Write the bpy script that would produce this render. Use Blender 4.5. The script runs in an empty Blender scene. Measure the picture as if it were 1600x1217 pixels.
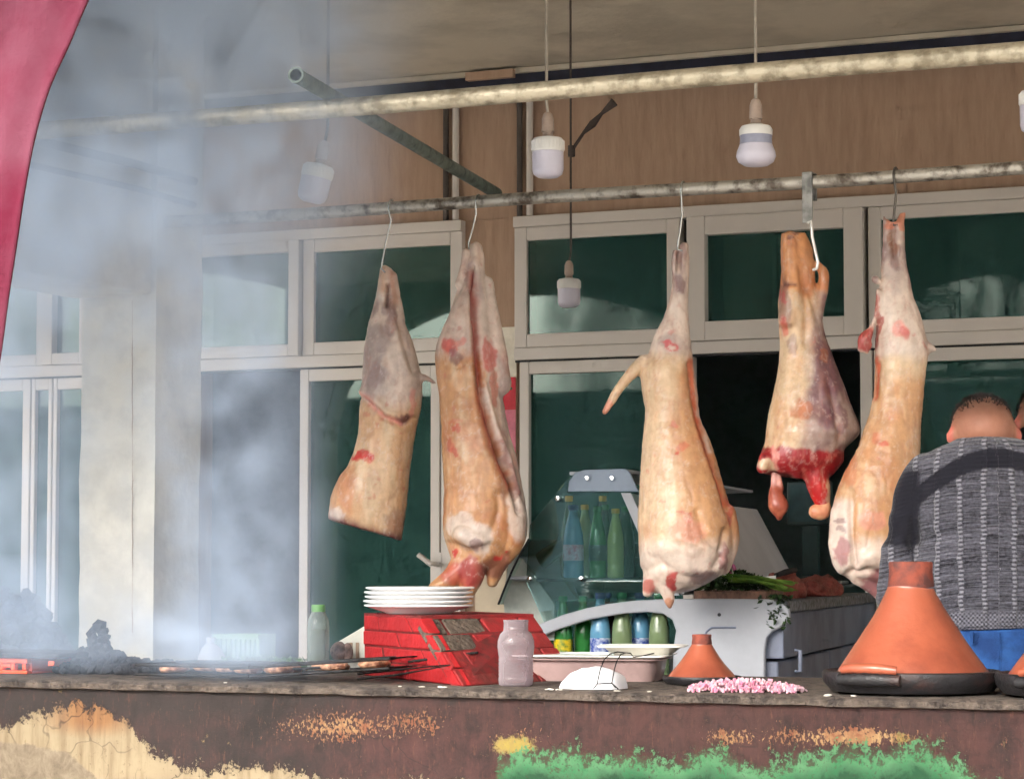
import bpy, bmesh, math, random
import numpy as np
from mathutils import Vector, Matrix, Euler, noise as mnoise

random.seed(7)
sc = bpy.context.scene
C = sc.collection

# ------------------------------------------------------------------ camera
TH = math.radians(23.7)                 # the facade runs along X; the camera looks a little to the left of its normal
FPX = 4000.0                            # focal length in pixels of the 1600 px wide photograph
PITCH = math.atan(273.5 / FPX)
CAM = Vector((0, 0, 1.10))
cd = bpy.data.cameras.new('camera'); cam = bpy.data.objects.new('camera', cd); C.objects.link(cam)
cam.location = CAM; cam.rotation_euler = (math.pi / 2 + PITCH, 0, TH)
cd.sensor_width = 36; cd.lens = 36 * FPX / 1600; cd.clip_end = 500; cd.clip_start = 0.1
sc.camera = cam

# ------------------------------------------------------------------ sky, sun, exposure
SUN_EL, SUN_AZ = math.radians(34), math.radians(192)      # azimuth from +Y, clockwise seen from above
w = bpy.data.worlds.new('World'); sc.world = w; w.use_nodes = True
nt = w.node_tree
sky = nt.nodes.new('ShaderNodeTexSky'); sky.sky_type = 'NISHITA'; sky.sun_disc = False
sky.sun_elevation = SUN_EL; sky.sun_rotation = SUN_AZ; sky.dust_density = 6.0; sky.air_density = 1.0; sky.ozone_density = 1.0
hs = nt.nodes.new('ShaderNodeHueSaturation'); hs.inputs['Saturation'].default_value = 0.35
nt.links.new(sky.outputs[0], hs.inputs['Color'])
bg = nt.nodes['Background']; bg.inputs[1].default_value = 0.15
nt.links.new(hs.outputs[0], bg.inputs[0])
sd = bpy.data.lights.new('sun', 'SUN'); sun = bpy.data.objects.new('sun', sd); C.objects.link(sun)
sd.energy = 0.5; sd.angle = math.radians(40); sd.color = (1.0, 0.95, 0.88)
sdir = Vector((math.sin(SUN_AZ) * math.cos(SUN_EL), math.cos(SUN_AZ) * math.cos(SUN_EL), math.sin(SUN_EL)))
sun.rotation_euler = sdir.to_track_quat('Z', 'Y').to_euler(); sun.location = (0, -5, 8)
sc.view_settings.view_transform = 'Standard'; sc.view_settings.look = 'None'
sc.view_settings.gamma = 1.0; sc.view_settings.use_curve_mapping = False
sc.view_settings.exposure = 2.35
sc.render.engine = 'CYCLES'
cy = sc.cycles
cy.use_denoising = True; cy.denoiser = 'OPENIMAGEDENOISE'
cy.use_adaptive_sampling = True; cy.adaptive_threshold = 0.04; cy.adaptive_min_samples = 12
cy.max_bounces = 5; cy.diffuse_bounces = 3; cy.glossy_bounces = 2; cy.transmission_bounces = 3
cy.transparent_max_bounces = 10; cy.volume_bounces = 1; cy.volume_step_rate = 2.6; cy.volume_max_steps = 128
cy.caustics_reflective = False; cy.caustics_refractive = False

# ------------------------------------------------------------------ pixel -> place
RC = Matrix.Rotation(TH, 3, 'Z') @ Matrix.Rotation(math.pi / 2 + PITCH, 3, 'X')
FH = Vector((-math.sin(TH), math.cos(TH), 0)); RH = Vector((math.cos(TH), math.sin(TH), 0)); UP = Vector((0, 0, 1))
def ray(x, y): return RC @ Vector(((x - 800) / FPX, (608.5 - y) / FPX, -1))
def P(x, y, Y): r = ray(x, y); return CAM + r * (Y / r.y)              # on the plane Y
def PZ(x, y, z): r = ray(x, y); return CAM + r * ((z - CAM.z) / r.z)   # on the height z
def PXp(x, y, X): r = ray(x, y); return CAM + r * (X / r.x)
def scale_at(p): return FPX / (p - CAM).dot(FH)                        # pixels per metre there

def rgb(r, g, b):
    f = lambda c: (c / 12.92 if c <= 0.04045 else ((c + 0.055) / 1.055) ** 2.4)
    return (f(r / 255), f(g / 255), f(b / 255), 1.0)

# ------------------------------------------------------------------ materials
MATS = {}
def mat(name, col, rough=0.6, metal=0.0, var=0.12, vscale=12.0, bump=0.0, bscale=60.0, spec=0.4, attr=None, col2=None, sss=0.0, coat=0.0, stretch=(1, 1, 1), ramp=(0.42, 0.62)):
    """Principled with noise-varied colour and fine bump, in object coordinates."""
    if name in MATS: return MATS[name]
    m = bpy.data.materials.new(name); m.use_nodes = True; MATS[name] = m
    nt = m.node_tree; n = nt.nodes; L = nt.links; b = n['Principled BSDF']
    tc = n.new('ShaderNodeTexCoord'); mp = n.new('ShaderNodeMapping'); mp.inputs['Scale'].default_value = stretch
    L.new(tc.outputs['Object'], mp.inputs['Vector'])
    no = n.new('ShaderNodeTexNoise'); no.inputs['Scale'].default_value = vscale; no.inputs['Detail'].default_value = 5; no.inputs['Roughness'].default_value = 0.6
    L.new(mp.outputs[0], no.inputs['Vector'])
    rp = n.new('ShaderNodeMapRange'); rp.inputs[1].default_value = ramp[0]; rp.inputs[2].default_value = ramp[1]
    L.new(no.outputs['Fac'], rp.inputs[0])
    mx = n.new('ShaderNodeMix'); mx.data_type = 'RGBA'
    L.new(rp.outputs[0], mx.inputs[0])
    if attr:
        at = n.new('ShaderNodeAttribute'); at.attribute_name = attr
        d = n.new('ShaderNodeMix'); d.data_type = 'RGBA'; d.blend_type = 'MULTIPLY'; d.inputs[0].default_value = 1.0
        d.inputs[7].default_value = (1 - var, 1 - var * 1.15, 1 - var * 1.3, 1)
        L.new(at.outputs['Color'], d.inputs[6])
        L.new(at.outputs['Color'], mx.inputs[6]); L.new(d.outputs[2], mx.inputs[7])
    else:
        c2 = col2 if col2 else tuple(max(0, c * (1 - var * 2.2)) for c in col[:3]) + (1,)
        mx.inputs[6].default_value = col; mx.inputs[7].default_value = c2
    L.new(mx.outputs[2], b.inputs['Base Color'])
    rr = n.new('ShaderNodeMapRange'); rr.inputs[3].default_value = max(0.02, rough - 0.08); rr.inputs[4].default_value = min(1, rough + 0.08)
    L.new(no.outputs['Fac'], rr.inputs[0]); L.new(rr.outputs[0], b.inputs['Roughness'])
    b.inputs['Metallic'].default_value = metal; b.inputs['Specular IOR Level'].default_value = spec
    if coat: b.inputs['Coat Weight'].default_value = coat; b.inputs['Coat Roughness'].default_value = 0.15
    if sss:
        b.inputs['Subsurface Weight'].default_value = sss; b.inputs['Subsurface Radius'].default_value = (0.02, 0.008, 0.005); b.inputs['Subsurface Scale'].default_value = 0.4
    if bump:
        n2 = n.new('ShaderNodeTexNoise'); n2.inputs['Scale'].default_value = bscale; n2.inputs['Detail'].default_value = 4
        L.new(mp.outputs[0], n2.inputs['Vector'])
        bp = n.new('ShaderNodeBump'); bp.inputs['Strength'].default_value = bump; bp.inputs['Distance'].default_value = 0.01
        L.new(n2.outputs['Fac'], bp.inputs['Height']); L.new(bp.outputs[0], b.inputs['Normal'])
    return m

def glass_mat(name, tint, refl=1.0, rough=0.02, base=0.03, ior=1.5, green_film=0.0):
    """Thin pane: tinted see-through with a Fresnel reflection, and a patchy green diffuse film."""
    if name in MATS: return MATS[name]
    m = bpy.data.materials.new(name); m.use_nodes = True; MATS[name] = m
    n = m.node_tree.nodes; L = m.node_tree.links; n.remove(n['Principled BSDF']); out = n['Material Output']
    t = n.new('ShaderNodeBsdfTransparent'); t.inputs[0].default_value = tint
    g = n.new('ShaderNodeBsdfGlossy'); g.inputs['Roughness'].default_value = rough; g.inputs['Color'].default_value = (0.85, 1.0, 0.95, 1)
    fr = n.new('ShaderNodeFresnel'); fr.inputs['IOR'].default_value = ior
    ma = n.new('ShaderNodeMath'); ma.operation = 'MULTIPLY_ADD'; ma.inputs[1].default_value = refl; ma.inputs[2].default_value = base
    L.new(fr.outputs[0], ma.inputs[0])
    mx = n.new('ShaderNodeMixShader'); L.new(ma.outputs[0], mx.inputs[0]); L.new(t.outputs[0], mx.inputs[1]); L.new(g.outputs[0], mx.inputs[2])
    last = mx
    if green_film:
        df = n.new('ShaderNodeBsdfDiffuse'); df.inputs[0].default_value = (0.08, 0.22, 0.20, 1)  # green painted in to lighten panes that come out too dark
        no = n.new('ShaderNodeTexNoise'); no.inputs['Scale'].default_value = 3.0; no.inputs['Detail'].default_value = 6
        tc = n.new('ShaderNodeTexCoord'); L.new(tc.outputs['Object'], no.inputs['Vector'])
        mm = n.new('ShaderNodeMapRange'); mm.inputs[1].default_value = 0.3; mm.inputs[2].default_value = 0.7; mm.inputs[3].default_value = green_film * 0.55; mm.inputs[4].default_value = green_film
        L.new(no.outputs['Fac'], mm.inputs[0])
        m2 = n.new('ShaderNodeMixShader'); L.new(mm.outputs[0], m2.inputs[0]); L.new(mx.outputs[0], m2.inputs[1]); L.new(df.outputs[0], m2.inputs[2]); last = m2
    L.new(last.outputs[0], out.inputs['Surface'])
    return m

# ------------------------------------------------------------------ mesh collector
class MB:
    def __init__(s): s.v = []; s.f = []
    def add(s, vs, fs):
        o = len(s.v); s.v += [tuple(v) for v in vs]; s.f += [tuple(i + o for i in f) for f in fs]; return s
    def box(s, a, b):
        x0, y0, z0 = (min(a[i], b[i]) for i in range(3)); x1, y1, z1 = (max(a[i], b[i]) for i in range(3))
        return s.hexa([(x0, y0, z0), (x1, y0, z0), (x1, y1, z0), (x0, y1, z0), (x0, y0, z1), (x1, y0, z1), (x1, y1, z1), (x0, y1, z1)])
    def hexa(s, v): return s.add(v, [(3, 2, 1, 0), (4, 5, 6, 7), (0, 1, 5, 4), (1, 2, 6, 5), (2, 3, 7, 6), (3, 0, 4, 7)])
    def tube(s, pts, rad, seg=12, cap=True, flat=1.0):
        pts = [Vector(p) for p in pts]; n = len(pts)
        if not hasattr(rad, '__len__'): rad = [rad] * n
        vs, fs = [], []; prev = None
        for i, p in enumerate(pts):
            t = (pts[min(i + 1, n - 1)] - pts[max(i - 1, 0)]).normalized()
            if prev is None:
                a = Vector((0, 0, 1)) if abs(t.z) < 0.9 else Vector((1, 0, 0)); u = t.cross(a).normalized()
            else:
                u = (prev - t * prev.dot(t)).normalized()
            prev = u; v = t.cross(u)
            for k in range(seg):
                an = 2 * math.pi * k / seg
                vs.append(p + (u * math.cos(an) + v * math.sin(an) * flat) * rad[i])
        for i in range(n - 1):
            for k in range(seg):
                k2 = (k + 1) % seg
                fs.append((i * seg + k, i * seg + k2, (i + 1) * seg + k2, (i + 1) * seg + k))
        if cap: fs.append(tuple(range(seg))[::-1]); fs.append(tuple((n - 1) * seg + k for k in range(seg)))
        return s.add(vs, fs)
    def lathe(s, c, prof, seg=32, close=True, axis=None, sq=None):
        """prof: (radius, height) from bottom to top about the vertical (or axis) through c."""
        c = Vector(c); z = Vector(axis).normalized() if axis else UP
        u = z.cross(Vector((0, 1, 0)) if abs(z.y) < 0.9 else Vector((1, 0, 0))).normalized(); v = z.cross(u)
        vs, fs = [], []; n = len(prof)
        for r, h in prof:
            for k in range(seg):
                an = 2 * math.pi * k / seg
                vs.append(c + z * h + (u * math.cos(an) + v * math.sin(an)) * r)
        for i in range(n - 1):
            for k in range(seg):
                k2 = (k + 1) % seg
                fs.append((i * seg + k, i * seg + k2, (i + 1) * seg + k2, (i + 1) * seg + k))
        if close: fs.append(tuple(range(seg))[::-1]); fs.append(tuple((n - 1) * seg + k for k in range(seg)))
        return s.add(vs, fs)
    def prism(s, poly, d):
        """closed outline of 3-D points, thickened by the vector d."""
        n = len(poly); d = Vector(d); vs = [Vector(p) for p in poly] + [Vector(p) + d for p in poly]
        return s.add(vs, [tuple(range(n))[::-1], tuple(range(n, 2 * n))] + [(i, (i + 1) % n, (i + 1) % n + n, i + n) for i in range(n)])

ORG = {}
def obj(name, mb, m, parent=None, smooth=False, bevel=0.0, org=None, sub=0, angle=None):
    """Links the collected shapes as ONE mesh object, its origin at the parent's base or at org."""
    me = bpy.data.meshes.new(name)
    o3 = ORG[parent.name] if parent else Vector(org) if org is not None else Vector((0, 0, 0))
    me.from_pydata([tuple(Vector(v) - o3) for v in mb.v], [], mb.f); me.update()
    bm = bmesh.new(); bm.from_mesh(me); bmesh.ops.recalc_face_normals(bm, faces=bm.faces[:]); bm.to_mesh(me); bm.free()
    me.materials.append(m)
    o = bpy.data.objects.new(name, me); C.objects.link(o)
    if parent: o.parent = parent
    else: o.location = o3
    ORG[o.name] = o3
    if smooth:
        me.polygons.foreach_set('use_smooth', [True] * len(me.polygons))
        if angle is None: angle = 40
        try: me.set_sharp_from_angle(angle=math.radians(angle))
        except Exception: pass
    if bevel:
        b = o.modifiers.new('bevel', 'BEVEL'); b.width = bevel; b.segments = 2; b.limit_method = 'ANGLE'; b.angle_limit = math.radians(40)
    if sub:
        s = o.modifiers.new('sub', 'SUBSURF'); s.levels = sub; s.render_levels = sub
    return o
def tag(o, label=None, cat=None, group=None, kind=None):
    if label: o['label'] = label
    if cat: o['category'] = cat
    if group: o['group'] = group
    if kind: o['kind'] = kind
    return o
def thing(name, loc, label, cat, group=None, kind=None):
    o = bpy.data.objects.new(name, None); C.objects.link(o); o.location = loc; o.empty_display_size = 0.1
    ORG[o.name] = Vector(loc); return tag(o, label, cat, group, kind)

# ------------------------------------------------------------------ vector noise
def vnoise(p, scale, seed=0):
    """smooth value noise in 0..1 on an (n,3) array"""
    q = np.asarray(p) * scale + seed * 17.31; i = np.floor(q).astype(np.int64); f = q - i; f = f * f * (3 - 2 * f)
    def h(a, b, c):
        n = (a * 374761393 + b * 668265263 + c * 2147483647 + seed * 974711) & 0xffffffff
        n = ((n ^ (n >> 13)) * 1274126177) & 0xffffffff
        n = ((n ^ (n >> 16)) * 2246822519) & 0xffffffff
        return ((n ^ (n >> 15)) & 0xffff) / 65535.0
    r = 0
    for dx in (0, 1):
        for dy in (0, 1):
            for dz in (0, 1):
                wt = (f[:, 0] if dx else 1 - f[:, 0]) * (f[:, 1] if dy else 1 - f[:, 1]) * (f[:, 2] if dz else 1 - f[:, 2])
                r = r + wt * h(i[:, 0] + dx, i[:, 1] + dy, i[:, 2] + dz)
    return r
def fbm(p, scale, seed=0, octv=4):
    a, t, s = 0.5, 0, 0
    for k in range(octv):
        t = t + a * vnoise(p, scale * 2 ** k, seed + k); s += a; a *= 0.55
    return t / s
def smooth01(t): t = np.clip(t, 0, 1); return t * t * (3 - 2 * t)

# ------------------------------------------------------------------ organic bodies: lofts and tubes fused by a voxel remesh
class Frame:
    """a local upright frame facing the viewer at a place: picture-like x right, y down, o away, in px of the photograph"""
    def __init__(s, cx, cy, Y):
        s.c = P(cx, cy, Y); s.s = scale_at(s.c); s.cx = cx; s.cy = cy
    def __call__(s, x, y, o=0): return s.c + (RH * (x - s.cx) - UP * (y - s.cy) + FH * o) / s.s
    def back(s, co):
        d = (co - np.array(s.c)) * s.s
        return d @ np.array(RH) + s.cx, s.cy - d[:, 2], d @ np.array(FH)
def catmull(rows, sub):
    rows = np.array(rows, float); n = len(rows); out = []
    for i in range(n - 1):
        p0, p1, p2, p3 = rows[max(i - 1, 0)], rows[i], rows[i + 1], rows[min(i + 2, n - 1)]
        for k in range(sub):
            t = k / sub
            out.append(0.5 * ((2 * p1) + (-p0 + p2) * t + (2 * p0 - 5 * p1 + 4 * p2 - p3) * t * t + (-p0 + 3 * p1 - 3 * p2 + p3) * t ** 3))
    out.append(rows[-1]); return out
def loft(mb, F, rows, seg=28, sub=3, sq=2.0):
    """rows: (xl, yl, xr, yr, depth_ratio, depth_offset) sections from top to bottom"""
    rr = catmull(rows, sub); vs, fs = [], []
    for xl, yl, xr, yr, k, o in rr:
        cx, cyy = (xl + xr) / 2, (yl + yr) / 2; hx, hy = (xr - xl) / 2, (yr - yl) / 2; h = math.hypot(hx, hy)
        for j in range(seg):
            a = 2 * math.pi * j / seg; ca, sa = math.cos(a), math.sin(a)
            ca = math.copysign(abs(ca) ** (2 / sq), ca); sa = math.copysign(abs(sa) ** (2 / sq), sa)
            vs.append(F(cx + hx * ca, cyy + hy * ca, o + h * k * sa))
    n = len(rr)
    for i in range(n - 1):
        for j in range(seg):
            j2 = (j + 1) % seg; fs.append((i * seg + j, i * seg + j2, (i + 1) * seg + j2, (i + 1) * seg + j))
    fs.append(tuple(range(seg))[::-1]); fs.append(tuple((n - 1) * seg + j for j in range(seg)))
    mb.add(vs, fs)
def limb(mb, F, rows, seg=14, sub=3):
    """rows: (x, y, o, r) px along a limb, rounded at both ends"""
    rr = catmull(rows, sub)
    pts = [F(r[0], r[1], r[2]) for r in rr]; rad = [max(r[3], 1.0) / F.s for r in rr]
    t0 = (pts[0] - pts[1]).normalized(); t1 = (pts[-1] - pts[-2]).normalized()
    P0 = [pts[0] + t0 * rad[0] * k for k in (0.95, 0.8, 0.5)]; R0 = [rad[0] * k for k in (0.3, 0.6, 0.87)]
    P1 = [pts[-1] + t1 * rad[-1] * k for k in (0.5, 0.8, 0.95)]; R1 = [rad[-1] * k for k in (0.87, 0.6, 0.3)]
    mb.tube(P0 + pts + P1, R0 + rad + R1, seg=seg)
def fuse(mb, voxel, smooth_it=4, fac=0.5):
    me = bpy.data.meshes.new('tmp'); me.from_pydata(mb.v, [], mb.f); me.update()
    bm = bmesh.new(); bm.from_mesh(me); bmesh.ops.recalc_face_normals(bm, faces=bm.faces[:]); bm.to_mesh(me); bm.free()
    o = bpy.data.objects.new('tmp', me); C.objects.link(o)
    r = o.modifiers.new('r', 'REMESH'); r.mode = 'VOXEL'; r.voxel_size = voxel
    s = o.modifiers.new('s', 'SMOOTH'); s.factor = fac; s.iterations = smooth_it
    dg = bpy.context.evaluated_depsgraph_get(); dg.update()
    nm = bpy.data.meshes.new_from_object(o.evaluated_get(dg))
    bpy.data.objects.remove(o); bpy.data.meshes.remove(me)
    return nm
def get_co(me):
    a = np.empty(len(me.vertices) * 3); me.vertices.foreach_get('co', a); return a.reshape(-1, 3)
def get_no(me):
    a = np.empty(len(me.vertices) * 3); me.vertex_normals.foreach_get('vector', a); return a.reshape(-1, 3)
def set_co(me, co): me.vertices.foreach_set('co', co.ravel()); me.update()
def set_col(me, col, name='Col'):
    at = me.color_attributes.get(name) or me.color_attributes.new(name, 'FLOAT_COLOR', 'POINT')
    c = np.ones((len(me.vertices), 4)); c[:, :3] = np.clip(col, 0, 1); at.data.foreach_set('color', c.ravel())
def seg_dist(x, y, poly):
    best = np.full(x.shape, 1e9)
    for (x0, y0), (x1, y1) in zip(poly[:-1], poly[1:]):
        dx, dy = x1 - x0, y1 - y0; t = np.clip(((x - x0) * dx + (y - y0) * dy) / (dx * dx + dy * dy + 1e-9), 0, 1)
        best = np.minimum(best, np.hypot(x - x0 - t * dx, y - y0 - t * dy))
    return best
def mesh_obj(name, me, m, parent=None, org=None):
    o3 = ORG[parent.name] if parent else Vector(org)
    set_co(me, get_co(me) - np.array(o3)); me.name = name
    me.materials.clear(); me.materials.append(m)
    me.polygons.foreach_set('use_smooth', [True] * len(me.polygons)); me.update()
    o = bpy.data.objects.new(name, me); C.objects.link(o); ORG[o.name] = o3
    if parent: o.parent = parent
    else: o.location = o3
    return o
# ================================================================== the setting
W = 9.5            # the shop wall's plane
ZC = 3.11          # ceiling
ZT, ZM = 2.51, 1.955   # window head, transom
YF = 5.10          # counter front
ZK = 0.83          # counter top
def wx(px, y=560): return P(px, y, W).x

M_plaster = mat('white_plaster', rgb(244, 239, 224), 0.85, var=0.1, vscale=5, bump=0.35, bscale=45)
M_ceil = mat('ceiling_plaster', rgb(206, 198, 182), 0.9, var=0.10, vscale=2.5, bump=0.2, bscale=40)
M_brown = mat('brown_render', rgb(188, 160, 138), 0.9, var=0.10, vscale=30, bump=0.25, bscale=120, stretch=(1, 1, 0.14), col2=rgb(172, 144, 124), ramp=(0.35, 0.7))
M_frame = mat('pale_metal_frame', rgb(220, 214, 208), 0.4, var=0.02, vscale=5)
M_dark = mat('dark_rubber', rgb(40, 42, 46), 0.6, var=0.2)
M_glass = glass_mat('green_tinted_glass', (0.16, 0.42, 0.35, 1), refl=0.6, base=0.025, green_film=0.40)
M_room = mat('dim_interior_paint', rgb(120, 126, 130), 0.9, var=0.1)
M_navy = mat('navy_trunking', rgb(38, 42, 62), 0.6, var=0.2)
M_street = mat('dusty_street', rgb(176, 170, 160), 0.9, var=0.2, vscale=3, bump=0.4, bscale=80)
M_floor = mat('stall_floor', rgb(168, 158, 146), 0.8, var=0.2, vscale=4)

tag(obj('ground', MB().add([(-150, -150, -0.35), (150, -150, -0.35), (150, 150, -0.35), (-150, 150, -0.35)], [(0, 1, 2, 3)]), M_street), kind='structure')
tag(obj('floor', MB().box((-9, 4.3, -0.34), (5, 13.5, 0.0)), M_floor), kind='structure')
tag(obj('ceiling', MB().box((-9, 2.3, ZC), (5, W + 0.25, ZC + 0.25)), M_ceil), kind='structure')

# street arcade in front of the stall: wide flat arches above the picture, seen back to front in the window glass
def arch_wall():
    mb = MB(); y0, y1 = 2.35, 2.6
    def z_of(x):
        for c, h in ((-3.7, 1.6), (-0.3, 1.6), (3.1, 1.6), (-7.1, 1.6)):
            if abs(x - c) < h: return 2.05 + 0.95 * math.sqrt(max(0, 1 - ((x - c) / h) ** 2))
        return 2.05 if -2.2 < x < -1.8 else -0.35
    xs = sorted(set([round(-9 + i * 0.1, 3) for i in range(141)] + [-5.3, -2.1, -1.9, 1.3, 1.5, 4.7, -8.7, -5.5]))
    for a, b in zip(xs[:-1], xs[1:]):
        za, zb = z_of(a + 1e-4), z_of(b - 1e-4)
        mb.hexa([(a, y0, za), (b, y0, zb), (b, y1, zb), (a, y1, za), (a, y0, 3.6), (b, y0, 3.6), (b, y1, 3.6), (a, y1, 3.6)])
    return mb
tag(obj('arcade_wall', arch_wall(), mat('sandy_plaster', rgb(160, 148, 130), 0.9, var=0.12, vscale=3, bump=0.3)), 'plastered street arcade of wide arches mirrored in the shop glass', 'arcade')

# unseen low building, added across the street to darken the shop glass reflections
M_addwall = mat('dull_green_wall', rgb(74, 96, 84), 0.9, var=0.15, vscale=1.5); M_shut = mat('dark_shutter', rgb(40, 52, 50), 0.7)
addb = thing('added_building', (-9, -12, -0.35), 'low dull green building added across the street to darken the shop glass', 'building')
obj('front_wall', MB().box((-24, -14, -0.349), (6, -12, 3.1)), M_addwall, addb); obj('roof_edge', MB().box((-24.2, -14.2, 3.101), (6.2, -11.8, 3.35)), M_shut, addb)
for k in range(9): obj('shutter', MB().box((-23 + k * 3.2, -11.99, -0.3), (-21.2 + k * 3.2, -11.95, 2.2)), M_shut, addb)

# shop front
shop = thing('shop_front', (wx(800), W, 0), 'brown rendered shop front with pale framed green glass windows and doors', 'shop front')
D0, D1 = W, W + 0.2
xA0, xA1, xB0, xB1 = wx(296), wx(727), wx(808), wx(1700)
xC1 = wx(150)
obj('upper_wall', MB().box((-9, D0, ZT), (5, D1, ZC - 0.002)), M_brown, shop)
obj('wall_pier', MB().box((xA1, D0, 0), (xB0, D1, ZT - 0.001)), M_brown, shop)
obj('wall_pier', MB().box((xC1, D0, 0), (xA0, D1, ZT - 0.001)), M_brown, shop)
obj('wall_pier', MB().box((xB1, D0, 0), (5, D1, ZT - 0.001)), M_brown, shop)
obj('wall_pier', MB().box((-9, D0, 0), (wx(-260), D1, ZT - 0.001)), M_brown, shop)
# whitewashed patch on the pier
wp = MB(); a, b = P(772, 512, W - 0.003), P(806, 590, W - 0.003)
wp.box((a.x, W - 0.004, b.z), (xB0 - 0.002, W - 0.0005, a.z)); obj('whitewash_patch', wp, M_plaster, shop)
obj('cable_trunking', MB().box((-9, W - 0.07, ZC - 0.12), (5, W - 0.001, ZC - 0.003)), M_navy, shop)
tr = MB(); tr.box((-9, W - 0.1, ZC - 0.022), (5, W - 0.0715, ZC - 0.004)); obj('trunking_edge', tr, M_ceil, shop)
pl = MB(); q = P(760, 103, W - 0.12); pl.box((q.x - 0.09, W - 0.13, ZC - 0.045), (q.x + 0.12, W - 0.1015, ZC - 0.012)); obj('plaster_patch', pl, M_brown, shop)
for px in (700, 815):  # dark and pale rods stand in for the recessed wall edges
    x = wx(px, 230)
    obj('edge_rod', MB().tube([(x, W - 0.02, ZT + 0.002), (x, W - 0.02, ZC - 0.121)], 0.012), mat('brown_edge_rod', rgb(92, 84, 80), 0.6), shop, True)
    obj('edge_rod', MB().tube([(x + 0.045, W - 0.02, ZT + 0.002), (x + 0.045, W - 0.02, ZC - 0.121)], 0.014), M_frame, shop, True)

def frame_bars(mb, x0, x1, z0, z1, t, y0=W - 0.03, y1=W + 0.05, tb=None, tt=None):
    tb = t if tb is None else tb; tt = t if tt is None else tt
    mb.box((x0, y0, z0), (x0 + t, y1, z1)); mb.box((x1 - t, y0, z0), (x1, y1, z1))
    mb.box((x0 + t, y0 + 0.001, z1 - tt), (x1 - t, y1 - 0.001, z1)); mb.box((x0 + t, y0 + 0.001, z0), (x1 - t, y1 - 0.001, z0 + tb))
def light(parent, x0, x1, z0, z1, t=0.045, sash=False):
    """one glazed field: frame and pane, an opening sash sits proud"""
    y0 = W - 0.055 if sash else W - 0.03
    mb = MB(); frame_bars(mb, x0, x1, z0, z1, t, y0, W + 0.03)
    obj('sash' if sash else 'frame', mb, M_frame, parent, bevel=0.004)
    obj('pane', MB().box((x0 + t - 0.004, W - 0.012, z0 + t - 0.004), (x1 - t + 0.004, W - 0.006, z1 - t + 0.004)), M_glass, parent)
def window(px0, px1, z0, z1, t=0.045, sash=False, name='window'):
    x0, x1 = (wx(px0, 450), wx(px1, 450))
    e = bpy.data.objects.new(name, None); C.objects.link(e); e.parent = shop; ORG[e.name] = ORG[shop.name]
    light(e, x0, x1, z0, z1, t, sash); return e
U0, U1 = ZM + 0.02, ZT - 0.045
# heads and transoms as their own bars
def bar(name, px0, px1, z0, z1, y0=W - 0.04):
    obj(name, MB().box((wx(px0), y0, z0), (wx(px1), W + 0.04, z1)), M_frame, shop, bevel=0.003)
for a, b in ((-260, 150), (296, 727), (808, 1700)):
    bar('window_head', a, b, ZT - 0.045, ZT - 0.001, W - 0.045)
    bar('transom', a, b, ZM - 0.03, ZM + 0.019, W - 0.035)
    xx = MB().box((wx(a), W - 0.02, ZM - 0.038), (wx(b), W + 0.03, ZM - 0.0305)); obj('transom_gap', xx, M_dark, shop)
DT = ZM - 0.038
# the unit behind the grill smoke
window(296, 476, U0, U1, 0.05, True); window(478, 727, U0, U1, 0.055)
window(808, 1066, U0, U1, 0.055); window(1080, 1354, U0, U1, 0.075, True); window(1360, 1700, U0, U1, 0.05)
window(-260, 78, U0, U1, 0.05); window(78, 150, U0, U1, 0.05, True)
# doors
def door(px0, px1, t, handle=None, y=0.0, name='door'):
    e = bpy.data.objects.new(name, None); C.objects.link(e); e.parent = shop; ORG[e.name] = ORG[shop.name]
    x0, x1 = wx(px0), wx(px1); mb = MB(); frame_bars(mb, x0, x1, 0.0, DT, t, W - 0.03, W + 0.03, tb=0.12, tt=0.05)
    obj('frame', mb, M_frame, e, bevel=0.004)
    obj('pane', MB().box((x0 + t - 0.004, W - 0.006, 0.11), (x1 - t + 0.004, W, DT - 0.045)), M_glass, e)
    if handle:
        h = MB(); p = P(handle[0], handle[1], W - 0.04); p2 = P(handle[2], handle[3], W - 0.10)
        h.tube([(p.x, W - 0.031, p.z), (p.x, W - 0.1, p.z + 0.004)], 0.01); h.tube([(p.x, W - 0.1, p.z), p2 + Vector((0, -0.01, 0))], 0.011)
        h.box((p.x - 0.016, W - 0.042, p.z - 0.06), (p.x + 0.016, W - 0.0305, p.z + 0.05))
        obj('handle', h, M_frame, e, True)
    return e
door(474, 692, 0.042, (684, 882, 655, 866)); door(816, 1085, 0.042, (838, 893, 858, 905))
obj('door_post', MB().box((wx(696), W - 0.04, 0), (xA1 - 0.001, W + 0.04, DT - 0.001)), M_frame, shop, bevel=0.003)
obj('door_post', MB().box((wx(1348), W - 0.04, 0), (wx(1366), W + 0.04, DT - 0.001)), M_frame, shop, bevel=0.003)
door(1368, 1700, 0.03)
door(-260, 54, 0.04); door(56, 88, 0.02, name='side_light'); door(90, 150, 0.02, name='side_light')
# the dim room behind
rm = MB(); rm.box((-9, 13.3, 0), (5, 13.5, ZC)); obj('room_back', rm, M_room, shop)
obj('room_side', MB().box((-9, W + 0.21, 0.001), (-8.9, 13.29, ZC)), M_room, shop); obj('room_side', MB().box((4.9, W + 0.21, 0.001), (5, 13.29, ZC)), M_room, shop)
obj('room_ceiling', MB().box((-9, W + 0.26, ZC + 0.001), (5, 13.5, ZC + 0.2)), M_room, shop)
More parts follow.
